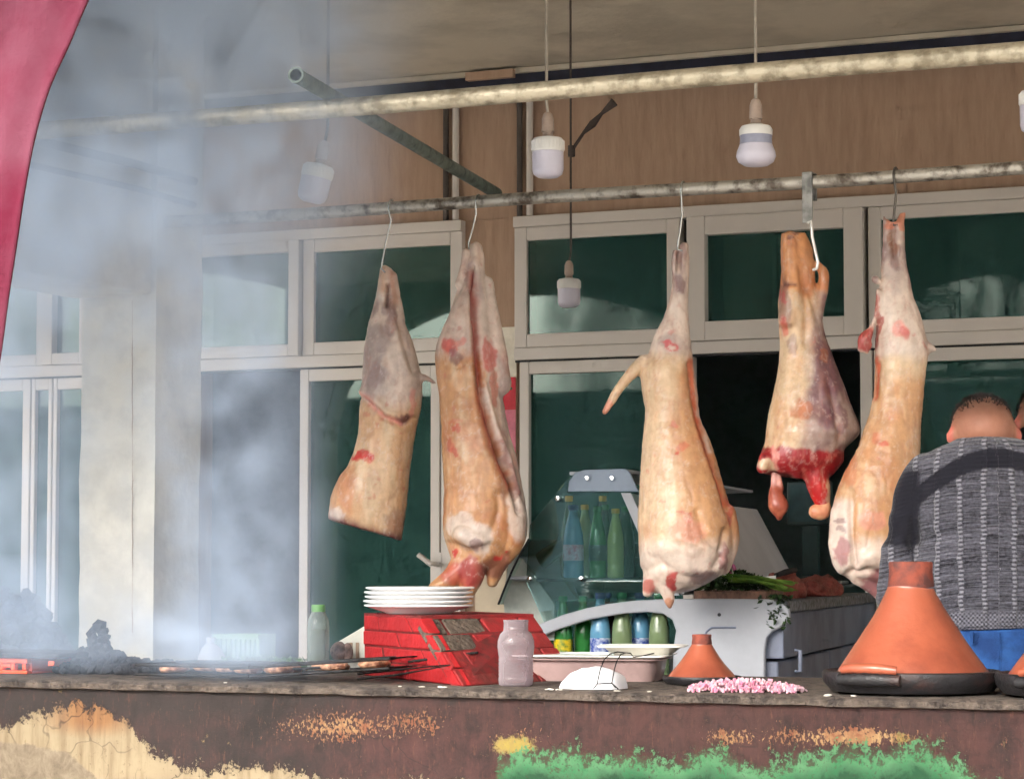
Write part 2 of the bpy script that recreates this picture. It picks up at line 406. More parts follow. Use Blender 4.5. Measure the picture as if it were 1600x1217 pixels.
# poster on the pier
po = thing('wall_poster', P(790, 655, W - 0.006), 'small red and pink poster on the brown wall between the windows', 'poster')
M_red = mat('poster_red', rgb(212, 44, 62), 0.5); M_pink = mat('poster_pink', rgb(226, 130, 150), 0.5); M_pgreen = mat('poster_green', rgb(48, 92, 62), 0.5)
a, b, c2 = P(779, 590, W), P(805, 640, W), P(805, 730, W)
obj('poster_head', MB().box((a.x, W - 0.006, b.z), (xB0 - 0.004, W - 0.0045, a.z)), M_red, po)
obj('poster_body', MB().box((a.x, W - 0.006, c2.z), (xB0 - 0.004, W - 0.0045, b.z - 0.001)), M_pink, po)
obj('poster_mark', MB().hexa([P(783, 600, W - 0.008), P(786, 598, W - 0.008), P(801, 606, W - 0.008), P(799, 610, W - 0.008),
     P(783, 600, W - 0.007), P(786, 598, W - 0.007), P(801, 606, W - 0.007), P(799, 610, W - 0.007)]), M_pgreen, po)

# pillar and the beam that comes forward from it
YP = 6.43
cx0, cx1 = P(126, 700, YP).x, P(242, 700, YP).x
cy1 = PXp(313, 700, cx1).y
def rough_col():
    mb = MB(); nz = 60; ring = []
    for i in range(nz + 1):
        z = ZC * i / nz; r = []
        for k, (x, y) in enumerate(((cx0, YP), (cx1, YP), (cx1, cy1), (cx0, cy1))):
            for s in range(6):
                x2, y2 = ((cx1, YP), (cx1, cy1), (cx0, cy1), (cx0, YP))[k]; t = s / 6
                px, py = x + (x2 - x) * t, y + (y2 - y) * t
                d = mnoise.noise(Vector((px * 9, py * 9, z * 7))) * 0.004 + mnoise.noise(Vector((px * 30, py * 30, z * 25))) * 0.002
                cxm, cym = (cx0 + cx1) / 2, (YP + cy1) / 2
                r.append((px + (px - cxm) * d * 8, py + (py - cym) * d * 8, z))
        ring += r
    n = 24; fs = [(i * n + j, i * n + (j + 1) % n, (i + 1) * n + (j + 1) % n, (i + 1) * n + j) for i in range(nz) for j in range(n)]
    mb.add(ring, fs); return mb
pil = thing('pillar', ((cx0 + cx1) / 2, (YP + cy1) / 2, 0), 'white plastered square pillar standing in the grill smoke', 'pillar')
obj('shaft', rough_col(), M_plaster, pil, True)
ck = MB(); pts = [P(207 + random.uniform(-.6, .6), 470 + i * 14, YP - 0.0035) for i in range(38)]
ck.tube(pts, [0.0012 if (i // 5) % 3 else 0.0004 for i in range(38)], seg=5); obj('plaster_crack', ck, M_brown, pil)
ZB = P(240, 462, YP).z
bm_ = thing('beam', ((cx0 + cx1) / 2, 5.6, ZB), 'white plastered beam reaching forward from the pillar top', 'beam', kind='structure')
obj('beam_body', MB().box((cx0 - 0.02, 4.95, ZB), (cx1 - 0.006, YP - 0.012, ZC - 0.003)), M_plaster, bm_, bevel=0.01)
for z, r in ((2.25, 0.013), (2.18, 0.009)):
    obj('cable', MB().tube([(cx1 + 0.012, 4.96, z), (cx1 + 0.014, 5.6, z - 0.005), (cx1 + 0.014, 6.3, z + 0.005), (cx1 + 0.012, 6.62, z)], r), M_navy, bm_, True)

# ------------------------------------------------------------------ pipes
def galv(name, c, c2, rough=0.45):
    return mat(name, c, rough, metal=0.55, var=0.3, vscale=30, bump=0.3, bscale=90, col2=c2, ramp=(0.45, 0.65))
M_pipe = galv('galvanised_pipe', rgb(186, 178, 158), rgb(140, 132, 114)); M_pipe2 = galv('worn_rail', rgb(196, 192, 182), rgb(110, 100, 90)); M_pipeg = galv('grey_green_pipe', rgb(112, 124, 118), rgb(84, 94, 90), 0.6)
ZR1, ZR2 = 2.143, 2.112
fp = MB()
fp.tube([(cx1 - 0.03, 5.15, ZR1)] + [(x, 5.15, ZR1 + 0.002 * math.sin(x * 3)) for x in np.arange(-3.8, 0.2, 0.2)] + [(0.5, 5.15, ZR1)], 0.0215, seg=20)
tag(obj('front_pipe', fp, M_pipe, smooth=True, org=(-2, 5.15, ZR1)), 'thick pale galvanised pipe crossing the stall above the counter', 'pipe')
YR = 6.48
rp = MB(); rp.tube([(cx1 - 0.02, YR, ZR2)] + [(x, YR, ZR2 + 0.0025 * math.sin(x * 4)) for x in np.arange(-3.8, 0.6, 0.15)] + [(1.0, YR, ZR2)], 0.0175, seg=18)
tag(obj('meat_rail', rp, M_pipe2, smooth=True, org=(-1.5, YR, ZR2)), 'worn steel rail from which the carcasses hang', 'rail')
p0 = P(463, 138, 4.95); p0.z = ZR1 + 0.0385; p1 = P(776, 296, 6.56); p1.z = ZR2 + 0.034
cp = MB(); d = (p1 - p0).normalized()
def ring_tube(mb, a, b, r, wall, seg=20):
    t = (b - a).normalized(); u = t.cross(UP).normalized(); v = t.cross(u); vs = []; fs = []
    for p, rr in ((a, r), (b, r), (b, r - wall), (a, r - wall)):
        vs += [p + (u * math.cos(2 * math.pi * k / seg) + v * math.sin(2 * math.pi * k / seg)) * rr for k in range(seg)]
    for i in range(4):
        for k in range(seg): fs.append((i * seg + k, i * seg + (k + 1) % seg, ((i + 1) % 4) * seg + (k + 1) % seg, ((i + 1) % 4) * seg + k))
    mb.add(vs, fs)
ring_tube(cp, p0, p1, 0.0165, 0.003)
cp_lip = MB(); ring_tube(cp_lip, p0 - d * 0.004, p0 + d * 0.004, 0.0185, 0.005); cp.add(cp_lip.v, cp_lip.f)
tag(obj('cross_pipe', cp, M_pipeg, smooth=True, org=p0), 'grey green open ended pipe laid across from front pipe to meat rail', 'pipe')

# ------------------------------------------------------------------ red cloth at the side of the opening
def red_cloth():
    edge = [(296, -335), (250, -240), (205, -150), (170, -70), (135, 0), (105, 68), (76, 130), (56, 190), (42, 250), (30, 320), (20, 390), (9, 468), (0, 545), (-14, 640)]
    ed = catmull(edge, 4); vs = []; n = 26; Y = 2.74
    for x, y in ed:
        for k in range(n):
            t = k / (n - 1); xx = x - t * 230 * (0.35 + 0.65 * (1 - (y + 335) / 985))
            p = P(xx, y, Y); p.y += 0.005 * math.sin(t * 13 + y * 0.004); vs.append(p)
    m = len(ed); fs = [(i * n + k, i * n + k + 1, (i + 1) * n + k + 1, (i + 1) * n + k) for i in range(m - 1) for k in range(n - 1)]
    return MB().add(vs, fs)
o = obj('red_curtain', red_cloth(), mat('hazed_red_cloth', rgb(92, 52, 64), 1.0, var=0.12, vscale=5, bump=0.15, bscale=200, spec=0.1, col2=rgb(80, 24, 40), ramp=(0.4, 0.66)), smooth=True, org=P(40, 250, 2.74), angle=180)  # pinkish second tone paints the smoke haze into the cloth
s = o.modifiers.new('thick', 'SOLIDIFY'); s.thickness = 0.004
tag(o, 'red cloth curtain hanging at the edge of the stall opening', 'curtain')

# ------------------------------------------------------------------ counter
def counter_front():
    """grid sheet with paint masks (px of where paint survives) as attributes"""
    xs = np.linspace(P(-620, 1120, YF).x, P(2300, 1120, YF).x, 400); zs = np.concatenate([np.linspace(ZK - 0.02, 0.55, 40), np.linspace(0.5, -0.34, 12)])
    vs = []; fs = []
    for z in zs:
        for x in xs: vs.append((x, YF, z))
    nx = len(xs)
    for i in range(len(zs) - 1):
        for j in range(nx - 1): fs.append((i * nx + j, (i + 1) * nx + j, (i + 1) * nx + j + 1, i * nx + j + 1))
    return MB().add(vs, fs), xs, zs
ctr = thing('grill_counter', (-2.1, YF, -0.34), 'long rusty painted counter with peeling green and yellow paint along the street', 'counter')
mbf, xs, zs = counter_front()
def counter_material():
    m = bpy.data.materials.new('peeling_painted_steel'); m.use_nodes = True; n = m.node_tree.nodes; L = m.node_tree.links; b = n['Principled BSDF']
    tc = n.new('ShaderNodeTexCoord')
    def noise(sc_, det=6, rough=0.65, st=(1, 1, 1), dist=0.0):
        mp = n.new('ShaderNodeMapping'); mp.inputs['Scale'].default_value = st; L.new(tc.outputs['Object'], mp.inputs[0])
        k = n.new('ShaderNodeTexNoise'); k.inputs['Scale'].default_value = sc_; k.inputs['Detail'].default_value = det; k.inputs['Roughness'].default_value = rough; k.inputs['Distortion'].default_value = dist
        L.new(mp.outputs[0], k.inputs['Vector']); return k.outputs['Fac']
    def attr(nm):
        a = n.new('ShaderNodeAttribute'); a.attribute_name = nm; return a.outputs['Fac']
    def math_(op, a, b_):
        k = n.new('ShaderNodeMath'); k.operation = op
        for i, v in enumerate((a, b_)):
            if isinstance(v, (int, float)): k.inputs[i].default_value = v
            else: L.new(v, k.inputs[i])
        return k.outputs[0]
    def rng(v, a, b_, c=0.0, d=1.0):
        k = n.new('ShaderNodeMapRange'); k.inputs[1].default_value = a; k.inputs[2].default_value = b_; k.inputs[3].default_value = c; k.inputs[4].default_value = d; L.new(v, k.inputs[0]); return k.outputs[0]
    def mix(f, a, b_):
        k = n.new('ShaderNodeMix'); k.data_type = 'RGBA'
        if isinstance(f, (int, float)): k.inputs[0].default_value = f
        else: L.new(f, k.inputs[0])
        for i, v in ((6, a), (7, b_)):
            if isinstance(v, tuple): k.inputs[i].default_value = v
            else: L.new(v, k.inputs[i])
        return k.outputs[2]
    fine = noise(70, 9, 0.78, (1, 1, 0.85), 0.4); mid = noise(22, 8, 0.7, (1, 1, 0.85), 0.3); big = noise(3.5, 5); vert = noise(40, 6, 0.6, (1, 1, 0.12))
    rust = mix(rng(mid, 0.38, 0.62), rgb(80, 48, 43), rgb(48, 29, 27)); rust = mix(rng(vert, 0.5, 0.75, 0, 0.6), rust, rgb(92, 60, 52))
    rust = mix(rng(big, 0.5, 0.7, 0, 0.5), rust, rgb(86, 54, 51))
    soot = attr('soot'); rust = mix(rng(math_('ADD', soot, math_('MULTIPLY', math_('SUBTRACT', mid, 0.5), 0.8)), 0.1, 0.9, 0, 0.93), rust, rgb(50, 43, 41))
    scorch = noise(5.0, 7, 0.7, (1, 1, 0.6), 0.5); rust = mix(math_('MULTIPLY', rng(scorch, 0.50, 0.62), rng(soot, 0.05, 0.6, 0.25, 0.9)), rust, rgb(36, 29, 27)); rust = mix(rng(noise(90, 6, 0.75, (1, 1, 0.25)), 0.56, 0.70, 0, 0.55), rust, rgb(128, 82, 60))
    def edge(nm, amp, wdt=0.06):
        s = math_('ADD', attr(nm), math_('MULTIPLY', math_('SUBTRACT', fine, 0.5), amp)); s = math_('ADD', s, math_('MULTIPLY', math_('SUBTRACT', mid, 0.5), amp * 0.9))
        return rng(s, 0.5 - wdt, 0.5 + wdt)
    chipn = noise(150, 5, 0.7, (1, 1, 0.6), 0.3); chipm = rng(math_('ADD', attr('chip'), math_('ADD', math_('MULTIPLY', math_('SUBTRACT', chipn, 0.5), 2.2), math_('MULTIPLY', math_('SUBTRACT', mid, 0.5), 1.2))), 0.46, 0.52)
    cream = mix(rng(vert, 0.45, 0.75), rgb(164, 150, 120), rgb(122, 104, 76)); cream = mix(rng(fine, 0.58, 0.68), cream, rgb(92, 70, 52)); cream = mix(rng(big, 0.45, 0.75, 0, 0.5), cream, rgb(128, 112, 88))
    cream = mix(rng(attr('ochre'), 0.2, 0.9, 0, 0.85), cream, mix(rng(vert, 0.4, 0.7), rgb(150, 104, 56), rgb(104, 60, 38)))
    rim = math_('SUBTRACT', edge('cream', 1.9, 0.30), edge('cream', 1.9, 0.05)); col = mix(edge('cream', 1.9, 0.05), mix(rng(rim, 0.0, 0.6, 0, 0.7), rust, rgb(40, 28, 24)), cream)
    vo = n.new('ShaderNodeTexVoronoi'); vo.feature = 'DISTANCE_TO_EDGE'; vo.inputs['Scale'].default_value = 9; wv = n.new('ShaderNodeVectorMath'); wv.operation = 'ADD'; nc = n.new('ShaderNodeTexNoise'); nc.inputs['Scale'].default_value = 12; L.new(tc.outputs['Object'], nc.inputs['Vector']); sv = n.new('ShaderNodeVectorMath'); sv.operation = 'SCALE'; sv.inputs['Scale'].default_value = 0.12; L.new(nc.outputs['Color'], sv.inputs[0]); L.new(tc.outputs['Object'], wv.inputs[0]); L.new(sv.outputs[0], wv.inputs[1]); L.new(wv.outputs[0], vo.inputs['Vector']); crack = math_('MULTIPLY', rng(vo.outputs['Distance'], 0.0, 0.02, 1.0, 0.0), rng(big, 0.45, 0.6)); col = mix(math_('MULTIPLY', crack, 0.75), col, rgb(40, 30, 26))
    stone = mix(rng(mid, 0.4, 0.65), rgb(146, 134, 112), rgb(104, 92, 74)); col = mix(edge('stone', 0.6, 0.1), col, stone)
    chip = mix(rng(mid, 0.4, 0.6), rgb(184, 152, 106), rgb(140, 88, 60)); col = mix(chipm, col, chip)
    yel = mix(rng(fine, 0.45, 0.6), rgb(168, 150, 70), rgb(150, 130, 82)); col = mix(edge('yellow', 2.2, 0.15), col, yel)
    gr = mix(rng(mid, 0.4, 0.62), rgb(52, 128, 80), rgb(98, 152, 108)); gr = mix(rng(math_('ADD', attr('deep'), math_('MULTIPLY', math_('SUBTRACT', mid, 0.5), 3.0)), 0.0, 1.0), gr, mix(rng(big, 0.4, 0.6), rgb(26, 86, 50), rgb(20, 66, 38)))
    gr = mix(rng(fine, 0.60, 0.66), gr, rust); gm = math_('MAXIMUM', math_('MULTIPLY', edge('green', 1.4, 0.3), 0.6), edge('green', 3.6, 0.06)); col = mix(gm, col, gr)
    dimmed = n.new('ShaderNodeMix'); dimmed.data_type = 'RGBA'; dimmed.blend_type = 'MULTIPLY'; dimmed.inputs[0].default_value = 1.0; dimmed.inputs[7].default_value = (0.52, 0.50, 0.50, 1); L.new(col, dimmed.inputs[6]); col = dimmed.outputs[2]  # even darkening of the whole sheet, offsets the strong light on the front
    L.new(col, b.inputs['Base Color']); b.inputs['Roughness'].default_value = 0.75; b.inputs['Specular IOR Level'].default_value = 0.3
    h = math_('ADD', edge('cream', 1.9, 0.05), math_('MULTIPLY', fine, 0.6)); h = math_('ADD', h, chipm); h = math_('ADD', h, edge('green', 1.7, 0.34))
    bp = n.new('ShaderNodeBump'); bp.inputs['Strength'].default_value = 0.5; bp.inputs['Distance'].default_value = 0.004; L.new(h, bp.inputs['Height']); L.new(bp.outputs[0], b.inputs['Normal'])
    return m
fr = obj('front_sheet', mbf, counter_material(), ctr)
co = np.array(mbf.v)
# paint masks in the sheet's own along/down coordinates
s0 = np.array([scale_at(Vector(v)) for v in ((x, YF, 0.7) for x in xs)])
pxs = np.array([800 + FPX * ((Vector((x, YF, 0.7)) - CAM).dot(RH)) / ((Vector((x, YF, 0.7)) - CAM).dot(FH)) for x in xs])
PX_ = np.tile(pxs, len(zs)); SC_ = np.tile(s0, len(zs)); PY_ = 882 + (1.10 - co[:, 2]) * SC_
def lin(t): a = np.array(t, float); return np.interp(PX_, a[:, 0], a[:, 1])
def put(nm, v): at = fr.data.attributes.new(nm, 'FLOAT', 'POINT'); at.data.foreach_set('value', np.clip(v, -1, 2).astype(np.float32))
left = smooth01((774 - PX_) / 4)
cb = lin([(-100, 1130), (20, 1112), (70, 1098), (180, 1100), (215, 1130), (245, 1168), (300, 1186), (420, 1194), (500, 1206), (560, 1214), (700, 1222), (772, 1214), (900, 1214)])
cb = cb + (fbm(np.c_[co[:, 0], co[:, 2], co[:, 0] * 0], 7, 6) - 0.5) * 50; cb = cb + 9; put('cream', (0.5 + (PY_ - cb) / 42) * left + (left - 1) * 0.8)
put('ochre', np.exp(-((PX_ - 150) / 75) ** 2) * smooth01((1165 - PY_) / 45))
sb = lin([(-100, 1150), (0, 1155), (60, 1162), (110, 1172), (160, 1215), (200, 1260), (400, 1400)])
put('stone', (0.5 + (PY_ - sb) / 22) * smooth01((300 - PX_) / 40) - smooth01((PX_ - 260) / 40))
ch = np.exp(-((PX_ - 520) / 110) ** 2) * np.exp(-((PY_ - 1132) / 30) ** 2) * 0.52 + np.exp(-((PX_ - 660) / 60) ** 2) * np.exp(-((PY_ - 1130) / 38) ** 2) * 0.25
ch += np.exp(-((PX_ - 1310) / 120) ** 2) * np.exp(-((PY_ - 1148) / 16) ** 2) * 0.5 + np.exp(-((PX_ - 1130) / 50) ** 2) * np.exp(-((PY_ - 1148) / 14) ** 2) * 0.38 + np.exp(-((PX_ - 800) / 60) ** 2) * np.exp(-((PY_ - 1150) / 20) ** 2) * 0.3
ch += 0.10 * smooth01((PX_ - 700) / 100) * smooth01((PY_ - 1110) / 30)
nb_ = fbm(np.c_[co[:, 0], co[:, 2] * 1.2, co[:, 0] * 0], 9, 3); put('chip', ch * (0.5 + 1.2 * nb_) - 0.06)
right = smooth01((PX_ - 770) / 4)
put('yellow', (np.exp(-((PX_ - 800) / 45) ** 2) * np.exp(-((PY_ - 1162) / 17) ** 2) * 1.0 + np.exp(-((PX_ - 1390) / 70) ** 2) * np.exp(-((PY_ - 1152) / 12) ** 2) * 0.5) * right - 0.05)
gb = lin([(700, 1172), (772, 1166), (850, 1172), (930, 1178), (1000, 1166), (1060, 1180), (1130, 1168), (1200, 1182), (1270, 1172), (1320, 1160), (1370, 1168), (1430, 1156), (1480, 1176), (1540, 1206), (1600, 1226), (1760, 1240)])
gb = gb + (fbm(np.c_[co[:, 0], co[:, 2], co[:, 0] * 0], 10, 16) - 0.5) * 46; gb = gb + 14; put('green', (0.5 + (PY_ - gb) / 55) * right - (1 - right))
put('deep', (PY_ - gb - 14) / 22)
put('soot', smooth01((760 - PX_) / 420) * (0.65 + 0.35 * np.exp(-((PY_ - 1090) / 30) ** 2)) + 0.25 * np.exp(-((PY_ - 1088) / 10) ** 2))
# top slab with a chipped lip
def slab():
    mb = MB(); xs = np.linspace(P(-620, 1100, YF).x - 0.1, P(2300, 1100, YF).x + 0.02, 460); vs = []; fs = []
    for x in xs:
        n1 = mnoise.noise(Vector((x * 14, 0, 0))) * 0.004 + mnoise.noise(Vector((x * 45, 3, 0))) * 0.003; n2 = mnoise.noise(Vector((x * 11, 7, 0))) * 0.004 + mnoise.noise(Vector((x * 60, 9, 0))) * 0.002
        vs += [(x, YF - 0.016 + n1, ZK - 0.018 + n2 * 0.6), (x, YF - 0.02 + n1, ZK - 0.006 + n2 * 0.4), (x, YF - 0.008 + n1, ZK + n2 * 0.4), (x, YF + 0.35, ZK + n1 * 0.3), (x, 5.95, ZK), (x, 5.95, ZK - 0.04), (x, YF + 0.01, ZK - 0.0195)]
    k = 7
    for i in range(len(xs) - 1):
        for j in range(k): fs.append((i * k + j, i * k + (j + 1) % k, (i + 1) * k + (j + 1) % k, (i + 1) * k + j))
    fs.append(tuple(range(k))); fs.append(tuple((len(xs) - 1) * k + j for j in range(k))[::-1]); return mb.add(vs, fs)
obj('top_slab', slab(), mat('crusted_slab', rgb(92, 82, 74), 0.85, var=0.3, vscale=30, bump=0.8, bscale=120, col2=rgb(52, 46, 43)), ctr, True, angle=50)
bk = MB(); bk.box((xs[0], 5.88, -0.34), (xs[-1], 5.94, ZK - 0.042)); obj('back_board', bk, M_brown, ctr)

# ------------------------------------------------------------------ grill end of the counter
M_char = mat('charcoal', rgb(48, 48, 52), 0.9, var=0.3, vscale=40, bump=0.8, bscale=90)
M_iron = mat('black_iron', rgb(44, 42, 42), 0.55, metal=0.6, var=0.3, vscale=50, bump=0.4, bscale=150)
def lump(mb, c, r, seed):
    rnd = random.Random(seed); bm = bmesh.new(); bmesh.ops.create_icosphere(bm, subdivisions=1, radius=1)
    sx, sy, sz = (rnd.uniform(0.7, 1.3) for _ in range(3)); rot = Euler((rnd.random() * 6, rnd.random() * 6, rnd.random() * 6)).to_matrix()
    vs = [Vector(c) + rot @ Vector((v.co.x * sx, v.co.y * sy, v.co.z * sz)) * r * rnd.uniform(0.8, 1.15) for v in bm.verts]
    fs = [[v.index for v in f.verts] for f in bm.faces]; bm.free(); mb.add(vs, fs)
def heap(profile, Y, dy, n, r0, r1, seed):
    """lumps heaped under an outline given in px"""
    mb = MB(); rnd = random.Random(seed); pr = np.array(profile, float); k = 0
    while k < n:
        x = rnd.uniform(pr[0, 0], pr[-1, 0]); top = np.interp(x, pr[:, 0], pr[:, 1]); t = rnd.uniform(-1, 1); Yk = Y + dy * t
        zt = P(x, top, Y).z; z = ZK + (zt - ZK) * (1 - abs(t) ** 1.5) * rnd.random() ** 0.35; r = rnd.uniform(r0, r1)
        if z - r < ZK: z = ZK + r * 0.8
        p = P(x, 1000, Yk); lump(mb, (p.x, Yk, max(z - r, ZK + r * 0.6)), r, seed * 999 + k); k += 1
    return mb
tag(obj('charcoal_heap', heap([(88, 1030), (125, 1006), (138, 1000), (144, 972), (155, 962), (165, 972), (172, 995), (188, 1010), (192, 1016), (215, 1022), (240, 1030), (270, 1048)], 5.55, 0.14, 420, 0.008, 0.02, 3), M_char, org=P(170, 1040, 5.55)), 'dark heap of charcoal lumps smoking at the foot of the white pillar', 'charcoal', kind='stuff')
tag(obj('charcoal_heap', heap([(-90, 890), (-20, 896), (40, 914), (75, 946), (100, 985), (125, 1035)], 5.80, 0.1, 420, 0.012, 0.028, 5), M_char, org=P(20, 1040, 5.8)), 'big dark fuel heap rising behind the orange crate', 'charcoal', kind='stuff')
# orange crate at the edge
oc = thing('plastic_crate', P(0, 1052, 5.36), 'bright orange plastic crate with open slots beside the charcoal', 'crate')
M_or = mat('orange_plastic', rgb(236, 84, 36), 0.4, var=0.05)
a, b = P(-90, 1026, 5.34), P(42, 1052, 5.34); zt, zb = a.z, ZK + 0.001
mb = MB(); X0, X1 = a.x, b.x
mb.box((X0, 5.34, zt - 0.012), (X1, 5.36, zt)); mb.box((X0, 5.34, zb), (X1, 5.36, zb + 0.008))
k = 0; x = X0
while x < X1 - 0.01: mb.box((x, 5.341, zb + 0.009), (x + 0.011, 5.359, zt - 0.013)); x += 0.034
mb.box((X0, 5.341, (zt + zb) / 2 - 0.004), (X1 - 0.05, 5.3585, (zt + zb) / 2 + 0.004))
obj('slotted_side', mb, M_or, oc, bevel=0.002)
mb = MB(); mb.box((X0, 5.361, zb), (X1, 5.362 + 0.2, zb + 0.006)); mb.box((X0, 5.55, zb + 0.007), (X1, 5.562, zt)); mb.box((X1 - 0.008, 5.361, zb + 0.007), (X1, 5.549, zt)); obj('crate_shell', mb, M_or, oc)
mb = MB(); mb.box((X0 - 0.01, 5.325, zt + 0.001), (X1 + 0.10, 5.58, zt + 0.014)); obj('crate_cover', mb, M_char, oc, bevel=0.004)
tag(obj('plastic_scrap', MB().hexa([P(75, 1040, 5.3), P(84, 1039, 5.3), P(84, 1039, 5.33), P(75, 1040, 5.33), P(76, 1032, 5.3), P(85, 1033, 5.3), P(85, 1033, 5.33), P(76, 1032, 5.33)]), M_or, org=P(80, 1038, 5.3)), 'small scrap of orange plastic lying beside the crate', 'scrap')
# hinged wire grill with meat, flat on the slab
def wire_grill(name, cxp, Y, wpx, dep, z, ang, label, tilt=0.0):
    g = thing(name, (P(cxp, 1050, Y).x, Y, ZK), label, 'grill rack', 'wire grills on the counter'); c = Vector((P(cxp, 1050, Y).x, Y, z)); wd = wpx / 650 / 2
    ca, sa = math.cos(ang), math.sin(ang)
    def T(u, v, h=0): return c + Vector((u * ca - v * sa, u * sa + v * ca, h + tilt * u))
    for k, h in enumerate((0, 0.022)):
        mb = MB(); mb.tube([T(-wd, -dep, h), T(wd, -dep, h), T(wd, dep, h), T(-wd, dep, h), T(-wd, -dep, h)], 0.0035, seg=8)
        for i in range(1, 16): u = -wd + 2 * wd * i / 16; mb.tube([T(u, -dep, h), T(u, dep, h)], 0.0018, seg=6)
        for v in (-dep / 3, dep / 3): mb.tube([T(-wd, v, h), T(wd, v, h)], 0.002, seg=6)
        obj('wire_frame', mb, M_iron, g, True)
    mb = MB()
    for v in (-0.02, 0.02): mb.tube([T(wd, v, 0.011), T(wd + 0.08, v * 0.9, 0.016), T(wd + 0.16, v * 0.5, 0.022)], 0.003, seg=8)
    obj('handle', mb, M_iron, g, True); return g, T, wd
g1, T1, wd1 = wire_grill('wire_grill', 520, 5.34, 260, 0.13, ZK + 0.022, 0.05, 'charred wire grill of meat with its handle against the red bricks', 0.07)
g2, T2, wd2 = wire_grill('wire_grill', 345, 5.33, 200, 0.13, ZK + 0.012, -0.03, 'smoking wire grill nearer the white pillar')
M_gm = mat('grilled_meat', rgb(206, 158, 126), 0.6, var=0.4, vscale=50, bump=0.6, bscale=120, col2=rgb(120, 74, 54))
k = 0
for T, wd, pos in ((T1, wd1, ((-0.12, -0.04), (-0.04, 0.05), (0.03, -0.05), (0.1, 0.03), (0.13, -0.06), (-0.15, 0.07))), (T2, wd2, ((-0.1, -0.05), (0.0, 0.04), (0.09, -0.02), (-0.08, 0.07)))):
    for u, v in pos:
        mb = MB(); prof = [(0.005, 0.0), (0.03, 0.002), (0.036, 0.009), (0.03, 0.017), (0.006, 0.02)]
        c0 = T(u, v, 0.002); mb.lathe(c0, prof, 14)
        mb.v = [tuple(Vector(q) + Vector((mnoise.noise(Vector(q) * 40 + Vector((k, 0, 0))), mnoise.noise(Vector(q) * 40 + Vector((0, k, 9))), mnoise.noise(Vector(q) * 60) * 0.4)) * 0.008) for q in mb.v]
        o = obj('meat_piece', mb, M_gm, smooth=True, org=c0, angle=180)
        od = sorted(q_[0] for q_ in pos)[::-1].index(u); tag(o, ('%s browned meat piece from the handle of the wire grill ' % ('first', 'second', 'third', 'fourth', 'fifth', 'sixth')[od]) + ('beside the red bricks' if T is T1 else 'near the pillar'), 'meat', 'meat pieces on the wire grills'); k += 1
# tong-like handle and ash crumbs on the lip
mb = MB(); mb.tube([P(560, 1052, 5.25), P(620, 1046, 5.24), P(703, 1038, 5.22)], [0.006, 0.005, 0.002], seg=8, flat=0.5)
mb.tube([P(560, 1060, 5.22), P(620, 1054, 5.21), P(703, 1039, 5.21)], [0.006, 0.005, 0.002], seg=8, flat=0.5)
tag(obj('metal_tongs', mb, M_iron, smooth=True, org=P(560, 1060, 5.25)), 'blackened iron tongs lying across the grill', 'tongs')
M_scrap = mat('white_scrap', rgb(222, 216, 204), 0.8)
mb = MB(); rnd = random.Random(4)
for px in [347, 620, 655, 684, 690, 850, 856, 866, 872, 960, 1010, 1290, 1330]:
    p = P(px, 1078, YF); q_ = MB(); lump(q_, (0, 0, 0), rnd.uniform(0.003, 0.008), px); mb.add([(p.x + rnd.uniform(-.002, .002) + v[0] * 1.3, YF + 0.015 + v[1], ZK + 0.002 + v[2] * 0.4) for v in q_.v], q_.f)
tag(obj('crumbs', mb, M_scrap, org=(-2, YF, ZK)), 'pale crumbs scattered along the counter edge', 'crumbs', kind='stuff')

# ------------------------------------------------------------------ brick pier
pier = thing('brick_pier', P(700, 1072, 5.5), 'low red painted brick pier under the stack of plates', 'brick pier')
def at_px(x, y, Y): return P(x, y, Y)
A = P(567, 1050, 5.62); A.z = ZK; B = P(722, 1075, 5.20); B.z = ZK; Cc = P(905, 1060, 5.62); Cc.z = ZK
A1 = P(567, 960, 5.62); ZTOP = A1.z; B1 = P(657, 961, 5.36); B1.z = ZTOP; C1 = P(836, 949, 5.68); C1.z = ZTOP
Dk = A + (Cc - B); D1k = A1 + (C1 - B1)
core = MB(); ins = lambda p, c, k=0.982: c + (p - c) * k
cb_, ct_ = (A + B + Cc + Dk) / 4, (A1 + B1 + C1 + D1k) / 4
core.hexa([ins(A, cb_), ins(B, cb_), ins(Cc, cb_), ins(Dk, cb_)] + [ins(p, ct_) - Vector((0, 0, 0.006)) for p in (A1, B1, C1, D1k)])
M_mort = mat('red_painted_mortar', rgb(112, 20, 22), 0.85, var=0.3, vscale=40, col2=rgb(84, 30, 26)); obj('mortar_core', core, M_mort, pier)
M_brick = mat('red_painted_brick', rgb(158, 22, 26), 0.7, var=0.2, vscale=18, bump=0.35, bscale=70, col2=rgb(144, 20, 24)); M_bare = mat('bare_grey_brick', rgb(92, 80, 70), 0.85, var=0.2, vscale=25, bump=0.6)
M_brick2 = mat('scuffed_darker_brick', rgb(142, 34, 36), 0.7, var=0.25, vscale=12, bump=0.4, bscale=70, col2=rgb(104, 40, 36))  # scuffed paint; the darker red also carries the right face's shade
